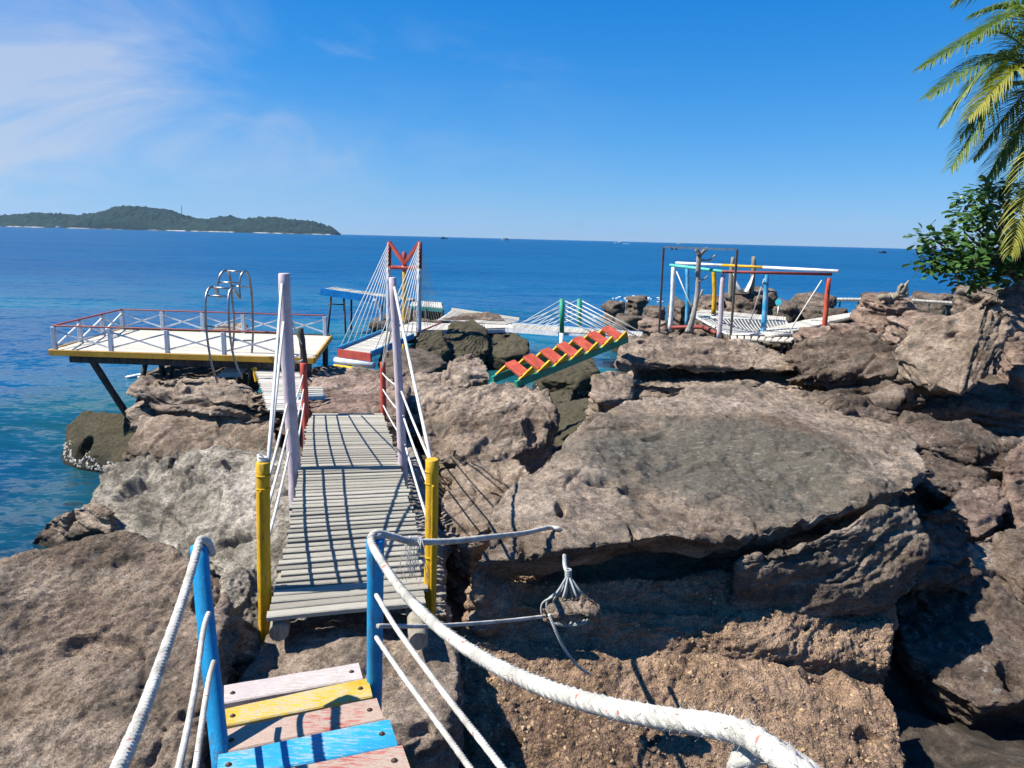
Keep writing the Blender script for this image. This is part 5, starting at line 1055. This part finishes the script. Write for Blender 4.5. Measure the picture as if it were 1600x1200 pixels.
# driftwood stump
ds = thing('driftwood_stump', P(1398, 470, 21.5), 'spiky weathered driftwood stump on the layered pedestal rock', 'stump')
MB().tube(curve_pts([P(1384, 470, 21.4), P(1398, 464, 21.4), P(1409, 455, 21.3), P(1420, 438, 21.3)], 5), [.15, .16, .15, .13, .15, .11, .12, .10, .11, .08, .09, .06, .06, .045, .03, .01], 8, True, .3, 5).build('trunk', M['log'], ds, smooth=True)
for pts_, r_ in (([(1390, 466), (1380, 464), (1372, 467)], .10), ([(1402, 458), (1410, 456), (1420, 449)], .06), ([(1398, 462), (1412, 462), (1419, 456)], .07), ([(1404, 456), (1406, 448), (1412, 444)], .05)):
    MB().tube(curve_pts([P(x_, y_, 21.3) for x_, y_ in pts_], 4), [r_] * (4 * (len(pts_) - 1)) + [r_ * .25], 7, True, .2, 9).build('root', M['log'], ds, smooth=True)

# ------------------------------------------------------------------ orange stone and pebbles on the conglomerate; barnacles; surf
rock('stone', 'small upright orange stone stuck on the pebbly slope at the shadow edge', [([P(1000, 1008, 5.25), P(1012, 1002, 5.3), P(1020, 1025, 5.2), P(1017, 1058, 5.0), P(1004, 1055, 4.98)], 1.05, 1.0)], .010, 'pebble', big=.015, strata=.01, mid=.01, fine=.004, crack=.01, smooth=2, seed=63, freq=2, cat='stone')
def scatter(obj, n, ok, r0, r1, mat, name, flat=.6, seed=1):
    """small lumps lying on randomly picked faces of a rock: one mesh"""
    rg = random.Random(seed); me = obj.data; mb = MB(); c = 0; N_ = len(me.polygons); tries = 0; L = obj.location
    while c < n and tries < n * 60:
        tries += 1; f = me.polygons[rg.randrange(N_)]; p = f.center + L
        if not ok(p, f.normal): continue
        c += 1; r = r0 + (r1 - r0) * rg.random() ** 2.2; a0 = rg.uniform(0, 6); ax = rg.uniform(.7, 1.3); nrm = f.normal; u = nrm.orthogonal().normalized(); v = nrm.cross(u); pts = []
        for k in range(6):
            a = a0 + k * math.pi / 3; q = r * rg.uniform(.75, 1.2); pts.append(p + u * (math.cos(a) * q * ax) + v * (math.sin(a) * q / ax) + nrm * (r * flat * rg.uniform(-.1, .3)))
        pts.append(p + nrm * r * flat * rg.uniform(.8, 1.3) + u * r * rg.uniform(-.3, .3)); pts.append(p - nrm * r * .3)
        mb.add(pts, [(k, (k + 1) % 6, 6) for k in range(6)] + [((k + 1) % 6, k, 7) for k in range(6)])
    o = mb.build(name, M[mat], obj); o['kind'] = 'stuff'; return o
rk = lambda key: [o for o in C.objects if key in o.get('label', '')][0]
scatter(rk('pebbly orange-brown slope'), 3600, lambda p, n: n.z > .25 and p.y < 6.0, .005, .019, 'pebble', 'pebbles', .75, 2)
scatter(rk('olive-green smooth boulder'), 420, lambda p, n: .05 < p.z < .20 + .08 * math.sin(p.x * 9) and n.y < .3 and n.z < .7, .012, .028, 'barnacle', 'barnacles', .8, 3)
scatter(rk('broad mossy boulder in the water'), 60, lambda p, n: .1 < p.z < .35 and n.y < .3, .02, .06, 'barnacle', 'barnacles', .8, 4)
mb = MB(); rg = random.Random(8)
for (x_, y_, n_, sp, spy) in ((1000, 468, 40, 16, 2), (985, 480, 16, 12, 1.2), (1012, 488, 25, 10, 1.5), (960, 494, 14, 16, 1.2), (265, 590, 60, 26, 4), (300, 588, 40, 22, 3), (1420, 470, 20, 12, .8), (1560, 452, 20, 14, 1)):
    for k in range(n_):
        p = A(x_ + rg.gauss(0, sp), y_ + rg.gauss(0, spy), .03); r = rg.uniform(.03, .22); m_ = 7
        mb.add([p + Vector((math.cos(a * 2 * math.pi / m_) * r * rg.uniform(.6, 1.5), math.sin(a * 2 * math.pi / m_) * r * rg.uniform(.5, 1.1), 0)) for a in range(m_)] + [p + dz * rg.uniform(.02, .07), p - dz * .06], [(a, (a + 1) % m_, m_) for a in range(m_)] + [((a + 1) % m_, a, m_ + 1) for a in range(m_)])
M['foam'] = plain_mat('sea_foam', (.75, .80, .82), .7, 0, .15, 6)
tag(mb.build('sea_foam', M['foam'], None, smooth=True), kind='stuff')

# ------------------------------------------------------------------ island, mast, boats
prof = [(-220, 352), (-120, 340), (-60, 335), (0, 331), (60, 332), (90, 336), (125, 329), (150, 320), (182, 318), (205, 321), (230, 329), (262, 337), (290, 340), (330, 336), (358, 341), (392, 337), (430, 340), (470, 345), (495, 352), (513, 362), (516, 366)]
YI = 3000.0; ix = np.array([P(a, b, YI).x for a, b in prof]); iz = np.array([max(0, P(a, b, YI).z) for a, b in prof])
nu, nv = 520, 44; xs = np.linspace(ix[0], ix[-1], nu); ys = np.linspace(0, 1, nv); X, T = np.meshgrid(xs, ys)
top = np.interp(X, ix, iz); endt = np.clip((ix[-1] - X) / 160, 0, 1) ** .5; sec = np.sin(np.clip(T, 0, 1) * math.pi) ** .62
q = np.stack([X.ravel(), (T * 520).ravel(), np.zeros(X.size)], 1).astype(np.float32)
lump = np.abs(fbm(q / 17, 3)).reshape(X.shape) * 11 + fbm(q / 75 + 5, 3).reshape(X.shape) * 7
Z = (top - 5) * sec + lump * np.clip(sec * 1.6, 0, 1) * np.clip(top / 25, 0, 1) - 1.0
Yc = YI + (T - .1) * 520 * (.35 + .65 * endt) + 30 * np.sin(X / 130)
V = np.stack([X.ravel(), Yc.ravel(), Z.ravel()], 1); idx = np.arange(nu * nv).reshape(nv, nu); Fq = np.stack([idx[:-1, :-1], idx[:-1, 1:], idx[1:, 1:], idx[1:, :-1]], -1).reshape(-1, 4)
m, t, b = new_mat('island_forest'); g = t.nodes.new('ShaderNodeNewGeometry'); pos = g.outputs['Position']; sx = t.nodes.new('ShaderNodeSeparateXYZ'); t.links.new(pos, sx.inputs[0])
c = ramp_n(t, noise_n(t, pos, .05, 6, .65), [(.35, (.006, .016, .012)), (.65, (.022, .040, .024))])
bch = math_n(t, 'MULTIPLY', math_n(t, 'LESS_THAN', sx.outputs['Z'], 3.2), ramp_n(t, noise_n(t, pos, .012, 3, .6), [(.45, 0.0), (.55, 1.0)]))
t.links.new(mix_n(t, bch, c, (.42, .38, .32)), b.inputs['Base Color']); b.inputs['Roughness'].default_value = .95; b.inputs['Specular IOR Level'].default_value = .1
tag(link_mesh('island', np_mesh('island', V, Fq), m), kind='structure')
mt_ = thing('radio_mast', P(284, 342, 3150), 'thin lattice radio mast on the ridge of the distant island', 'mast')
pb, pt2 = P(284, 343, 3150), P(283.6, 321, 3150)
for k in range(3):
    o_ = Vector((math.cos(k * 2.1), math.sin(k * 2.1), 0)); MB().tube([pb + o_ * 2.2, pt2 + o_ * .5], .42, 5).build('leg', M['rust_steel'], mt_)
for k in range(9):
    c_ = pb.lerp(pt2, (k + .5) / 9); r_ = 2.2 - 1.7 * k / 9; MB().tube([c_ + Vector((math.cos(j * 2.1), math.sin(j * 2.1), 0)) * r_ for j in range(4)], .25, 4).build('brace', M['rust_steel'], mt_)
def boat(px, py, Y, L_, hullc, cab, label, ang=0.0, wake=False):
    c_ = A(px, py, .0) if Y is None else Vector((P(px, py, Y).x, Y, 0)); g_ = thing('boat', c_, label, 'boat', 'boats on the horizon'); ca_, sa_ = math.cos(ang), math.sin(ang)
    W_ = lambda x, y, z: c_ + Vector((x * ca_ - y * sa_, x * sa_ + y * ca_, z)); b_ = L_ * .13; h_ = L_ * .12
    mb = MB(); secs = []
    for x_, w_, zt in ((-.5, .75, 1.0), (-.25, 1, .85), (.1, 1, .85), (.35, .65, 1.1), (.52, .06, 1.55)):
        secs.append([W_(x_ * L_, -b_ * w_, h_ * zt), W_(x_ * L_ * .92, -b_ * w_ * .6, -h_ * .2), W_(x_ * L_ * .92, b_ * w_ * .6, -h_ * .2), W_(x_ * L_, b_ * w_, h_ * zt)])
    fs = []
    for i in range(4):
        for j in range(4): fs.append((i * 4 + j, i * 4 + (j + 1) % 4, (i + 1) * 4 + (j + 1) % 4, (i + 1) * 4 + j))
    fs += [(3, 2, 1, 0), (16, 17, 18, 19)]
    mb.add([p for s_ in secs for p in s_], fs).build('hull', M[hullc], g_)
    def bx(x0, x1, w_, z0, z1): return [W_(x0, -w_, z0), W_(x1, -w_, z0), W_(x1, w_, z0), W_(x0, w_, z0), W_(x0 * .98, -w_ * .9, z1), W_(x1 * .95, -w_ * .9, z1), W_(x1 * .95, w_ * .9, z1), W_(x0 * .98, w_ * .9, z1)]
    MB().box8(bx(-.35 * L_, .05 * L_, b_ * .7, h_ * .7, h_ * 2.1)).build('cabin', M[cab], g_); MB().box8(bx(-.38 * L_, .1 * L_, b_ * .85, h_ * 2.1, h_ * 2.3)).build('cabin_roof', M[cab], g_)
    MB().tube([W_(.12 * L_, 0, h_ * .8), W_(.12 * L_, 0, h_ * 3.6)], L_ * .008, 5).build('mast', M['rust_steel'], g_)
    if wake: MB().box8([W_(-1.5 * L_, -b_ * .8, -.1), W_(-.4 * L_, -b_ * .5, -.1), W_(-.4 * L_, b_ * .5, -.1), W_(-1.5 * L_, b_ * .8, -.1), W_(-1.5 * L_, -b_ * .6, .15), W_(-.4 * L_, -b_ * .4, h_ * .35), W_(-.4 * L_, b_ * .4, h_ * .35), W_(-1.5 * L_, b_ * .6, .15)]).build('wake', M['foam'], g_)
boat(694, 372, 1500, 14, 'dark_wood', 'dark_wood', 'small dark fishing boat on the horizon right of the red tower top')
boat(790, 374, 1500, 15, 'white', 'dark_wood', 'white-bowed boat in the middle of the horizon', math.pi)
boat(966, 379, 1300, 13, 'white', 'white', 'white speedboat with a long wake on the horizon left of the steel frame', math.pi, True)
boat(1062, 380, 1500, 12, 'white', 'white', 'tiny white boat on the horizon above the steel frame')
boat(1379, 393, 600, 6.4, 'dark_wood', 'dark_wood', 'dark boat at the right, nearest of the boats out at sea', math.pi)
boat(92, 354, 2600, 26, 'white', 'white', 'white boat along the shore of the distant island')

# ------------------------------------------------------------------ coconut palm (its trunk stands outside the right edge)
def leaf_mat(name, c1, c2, trans=.25, rough=.45):
    m, t, b = new_mat(name); g = t.nodes.new('ShaderNodeNewGeometry'); n = noise_n(t, g.outputs['Position'], 3.1, 4, .6); n2 = noise_n(t, g.outputs['Position'], 24, 3, .6)
    c = ramp_n(t, math_n(t, 'ADD', math_n(t, 'MULTIPLY', n, .6), math_n(t, 'MULTIPLY', n2, .4)), [(.36, c1), (.64, c2)])
    t.links.new(c, b.inputs['Base Color']); b.inputs['Roughness'].default_value = rough; b.inputs['Specular IOR Level'].default_value = .45
    tr = t.nodes.new('ShaderNodeBsdfTranslucent'); t.links.new(mix_n(t, 1.0, c, (1.3, 1.5, .6), 'MULTIPLY'), tr.inputs['Color']); mx = t.nodes.new('ShaderNodeMixShader'); mx.inputs[0].default_value = trans
    t.links.new(b.outputs[0], mx.inputs[1]); t.links.new(tr.outputs[0], mx.inputs[2]); t.links.new(mx.outputs[0], t.nodes['Material Output'].inputs['Surface']); return m
M['frond'] = leaf_mat('palm_frond', (.065, .115, .022), (.18, .235, .07)); M['frond_y'] = leaf_mat('yellow_palm_frond', (.16, .18, .025), (.36, .33, .07)); M['frond_d'] = leaf_mat('dry_palm_frond', (.14, .10, .05), (.27, .20, .10), .1, .8)
pc = P(1672, 150, 15.2)
pm = thing('palm_tree', Vector((pc.x + .5, pc.y + .6, 2.0)), 'coconut palm with arching feathery fronds at the upper right', 'palm')
tp = curve_pts([Vector((pc.x + .5, pc.y + .6, 1.9)), Vector((pc.x + .3, pc.y + .4, 3.8)), Vector((pc.x + .1, pc.y + .1, 5.6)), pc], 8); MB().tube(tp, [.17 - .05 * i / 24 + (.012 if i % 2 else 0) for i in range(25)], 12, True, .03, 2).build('trunk', M['log'], pm, smooth=True)
def frond(ctrl, mat, seed, ll=.62):
    rg = random.Random(seed); c_ = curve_pts(ctrl, 14); mb = MB(); n_ = len(c_); mb.tube(c_, [.022 * (1 - .85 * i / n_) for i in range(n_)], 5)
    tot = 72
    for i in range(5, tot):
        t_ = i / tot; f_ = t_ * (n_ - 1.001); k = int(f_); p = c_[k].lerp(c_[k + 1], f_ - k); d = (c_[k + 1] - c_[k]).normalized(); sd_ = d.cross(Vector((0, 0, 1)))
        sd_ = sd_.normalized() if sd_.length > .05 else Vector((1, 0, 0)); up_ = sd_.cross(d)
        L_ = ll * (math.sin(math.pi * min(1, .14 + .84 * t_)) ** .55) * rg.uniform(.85, 1.1)
        for s_ in (-1, 1):
            dr = (sd_ * s_ * .72 + d * (.45 + .55 * t_) + up_ * .25 + Vector((rg.uniform(-.12, .12), rg.uniform(-.12, .12), rg.uniform(-.1, .1)))).normalized(); q = p.copy(); w0 = .017 * rg.uniform(.8, 1.2); vs = []
            g_ = rg.uniform(.2, .38)
            for j in range(5):
                w_ = w0 * (1.0, 1.1, .9, .55, .06)[j]; wd = dr.cross(Vector((0, 0, 1))); wd = wd.normalized() if wd.length > .05 else d
                vs += [q - wd * w_ + Vector((0, 0, w_ * .5)), q.copy(), q + wd * w_ + Vector((0, 0, w_ * .5))]
                q = q + dr * (L_ / 4); dr = (dr - Vector((0, 0, g_))).normalized()
            fs = []
            for j in range(4):
                for e in (0, 1): fs.append((j * 3 + e, j * 3 + e + 1, j * 3 + e + 4, j * 3 + e + 3))
            mb.add(vs, fs)
    return mb.build('frond', M[mat], pm)
FR = [((1560, 50, 14.4), (1437, 108, 13.9), 'frond'), ((1560, 88, 14.0), (1448, 153, 13.4), 'frond'), ((1560, 95, 15.2), (1474, 192, 15.4), 'frond'), ((1565, 140, 13.8), (1485, 264, 13.3), 'frond'), ((1590, -30, 15.6), (1496, 2, 16.0), 'frond'), ((1600, 25, 14.0), (1516, 62, 13.4), 'frond'), ((1612, 170, 14.2), (1538, 285, 13.8), 'frond'), ((1622, 240, 12.6), (1578, 400, 12.0), 'frond_y'), ((1595, 105, 13.4), (1512, 186, 12.8), 'frond_y'), ((1610, 60, 16), (1540, 130, 16.6), 'frond'), ((1620, 150, 15.8), (1558, 268, 16.2), 'frond'), ((1640, 240, 15.5), (1600, 330, 16), 'frond'), ((1625, 150, 14.6), (1560, 262, 14.4), 'frond_d'), ((1650, 30, 14), (1590, 10, 12.8), 'frond'), ((1580, 110, 14.6), (1500, 215, 14.2), 'frond'), ((1600, 150, 14.6), (1520, 250, 14.2), 'frond_y'), ((1615, 200, 14.9), (1560, 310, 14.8), 'frond'), ((1600, 20, 15), (1530, 20, 15), 'frond'),
      ((1740, 40, 15), (1850, 90, 15), 'frond'), ((1740, 90, 14.4), (1840, 220, 14), 'frond'), ((1720, 200, 14.6), (1780, 360, 14.5), 'frond'), ((1690, -40, 16), (1720, -80, 18), 'frond'), ((1670, 60, 17), (1650, 150, 19), 'frond'), ((1760, 60, 17), (1850, 150, 18), 'frond')]
for k, (md, tp_, mt) in enumerate(FR):
    b_ = pc + Vector((rnd.uniform(-.08, .08), rnd.uniform(-.08, .08), rnd.uniform(-.1, .25))); m_ = P(*md); t_ = P(*tp_); frond([b_, b_.lerp(m_, .5) + dz * .10, m_, m_.lerp(t_, .55) + dz * .07, t_], mt, k, .74 if mt == 'frond' else .64)

# ------------------------------------------------------------------ broadleaf tree behind the leaning slab
M['leaf'] = leaf_mat('broad_leaf', (.028, .075, .018), (.085, .165, .038), .18, .38); M['bark'] = wood_mat('tree_bark', (.07, .055, .04), (.17, .14, .11), axis=(5, 5, 1))
bt = thing('broadleaf_tree', P(1592, 490, 14.2), 'dark green broadleaf tree with rounded leaves reaching left over the rocks at the right edge', 'tree')
base = P(1600, 500, 14.3); hub = P(1598, 430, 14.2); MB().tube(curve_pts([base - dz * .5, base, hub], 5), [.16] * 4 + [.13] * 7, 10, True, .06, 2).build('trunk', M['bark'], bt, smooth=True)
cl = [(1452, 372, 13.6), (1468, 380, 13.5), (1470, 408, 13.4), (1455, 414, 13.5), (1490, 395, 13.8), (1490, 418, 13.2), (1505, 360, 13.9), (1512, 335, 14.0), (1520, 312, 14.2), (1540, 298, 14.3), (1562, 292, 14.4), (1530, 345, 13.6), (1545, 325, 14.0), (1560, 350, 13.7), (1575, 318, 14.2), (1525, 380, 13.5), (1545, 395, 13.4), (1515, 408, 13.2), (1512, 438, 13.3), (1535, 432, 13.6), (1560, 425, 13.6), (1575, 385, 13.8), (1590, 345, 14.0), (1600, 310, 14.4), (1610, 380, 13.7), (1600, 415, 13.7), (1585, 440, 14.2), (1640, 340, 14.2), (1650, 390, 14.0), (1660, 430, 14.2), (1690, 380, 14.6), (1620, 300, 15.0), (1560, 370, 15.2), (1530, 400, 15.0), (1590, 390, 15.3)]
LV = MB(); LM = []
for k, c3 in enumerate(cl):
    c_ = P(*c3); a = hub.lerp(c_, .35) + Vector((0, 0, .12)); MB().tube(curve_pts([hub.lerp(base, rnd.uniform(0, .3)), a, hub.lerp(c_, .72) - dz * .05, c_], 4), [.05 - .0035 * i for i in range(12)] + [.008], 6, True, .06, k).build('limb', M['bark'], bt, smooth=True)
    for j in range(64):
        d = Vector((rnd.gauss(0, 1), rnd.gauss(0, 1), rnd.gauss(0, .75))); d = d.normalized() * (rnd.random() ** .5); p = c_ + Vector((d.x * .30, d.y * .32, d.z * .20)); L_ = rnd.uniform(.11, .185); w_ = L_ * rnd.uniform(.30, .36)
        ax = (Vector((d.x, d.y, d.z * .4 + rnd.uniform(-.3, .25))) + Vector((rnd.uniform(-.4, .4), rnd.uniform(-.4, .4), 0))).normalized(); nr = (Vector((rnd.uniform(-.6, .6), rnd.uniform(-.6, .6), 1))); sdv = ax.cross(nr).normalized(); nr = sdv.cross(ax).normalized(); cup = rnd.uniform(.1, .3)
        LM.append((p, ax, sdv, nr, L_, w_, cup))
leaf_big = sorted(range(len(LM)), key=lambda i: (LM[i][0] - EYE).length)[:0]
for p, ax, sdv, nr, L_, w_, cup in LM:
    vs = [p]; 
    for t_, e in ((.35, .62), (.72, 1.0), (.93, .7)):
        q = p + ax * (L_ * t_) - nr * (t_ * t_ * L_ * .18); vs += [q - sdv * (w_ * e) + nr * (w_ * e * cup), q, q + sdv * (w_ * e) + nr * (w_ * e * cup)]
    vs.append(p + ax * L_ - nr * (L_ * .2))
    LV.add(vs, [(0, 2, 1), (0, 3, 2), (1, 2, 5, 4), (2, 3, 6, 5), (4, 5, 8, 7), (5, 6, 9, 8), (7, 8, 10), (8, 9, 10)])
o = LV.build('crown', M['leaf'], bt, smooth=True); o['kind'] = 'stuff'
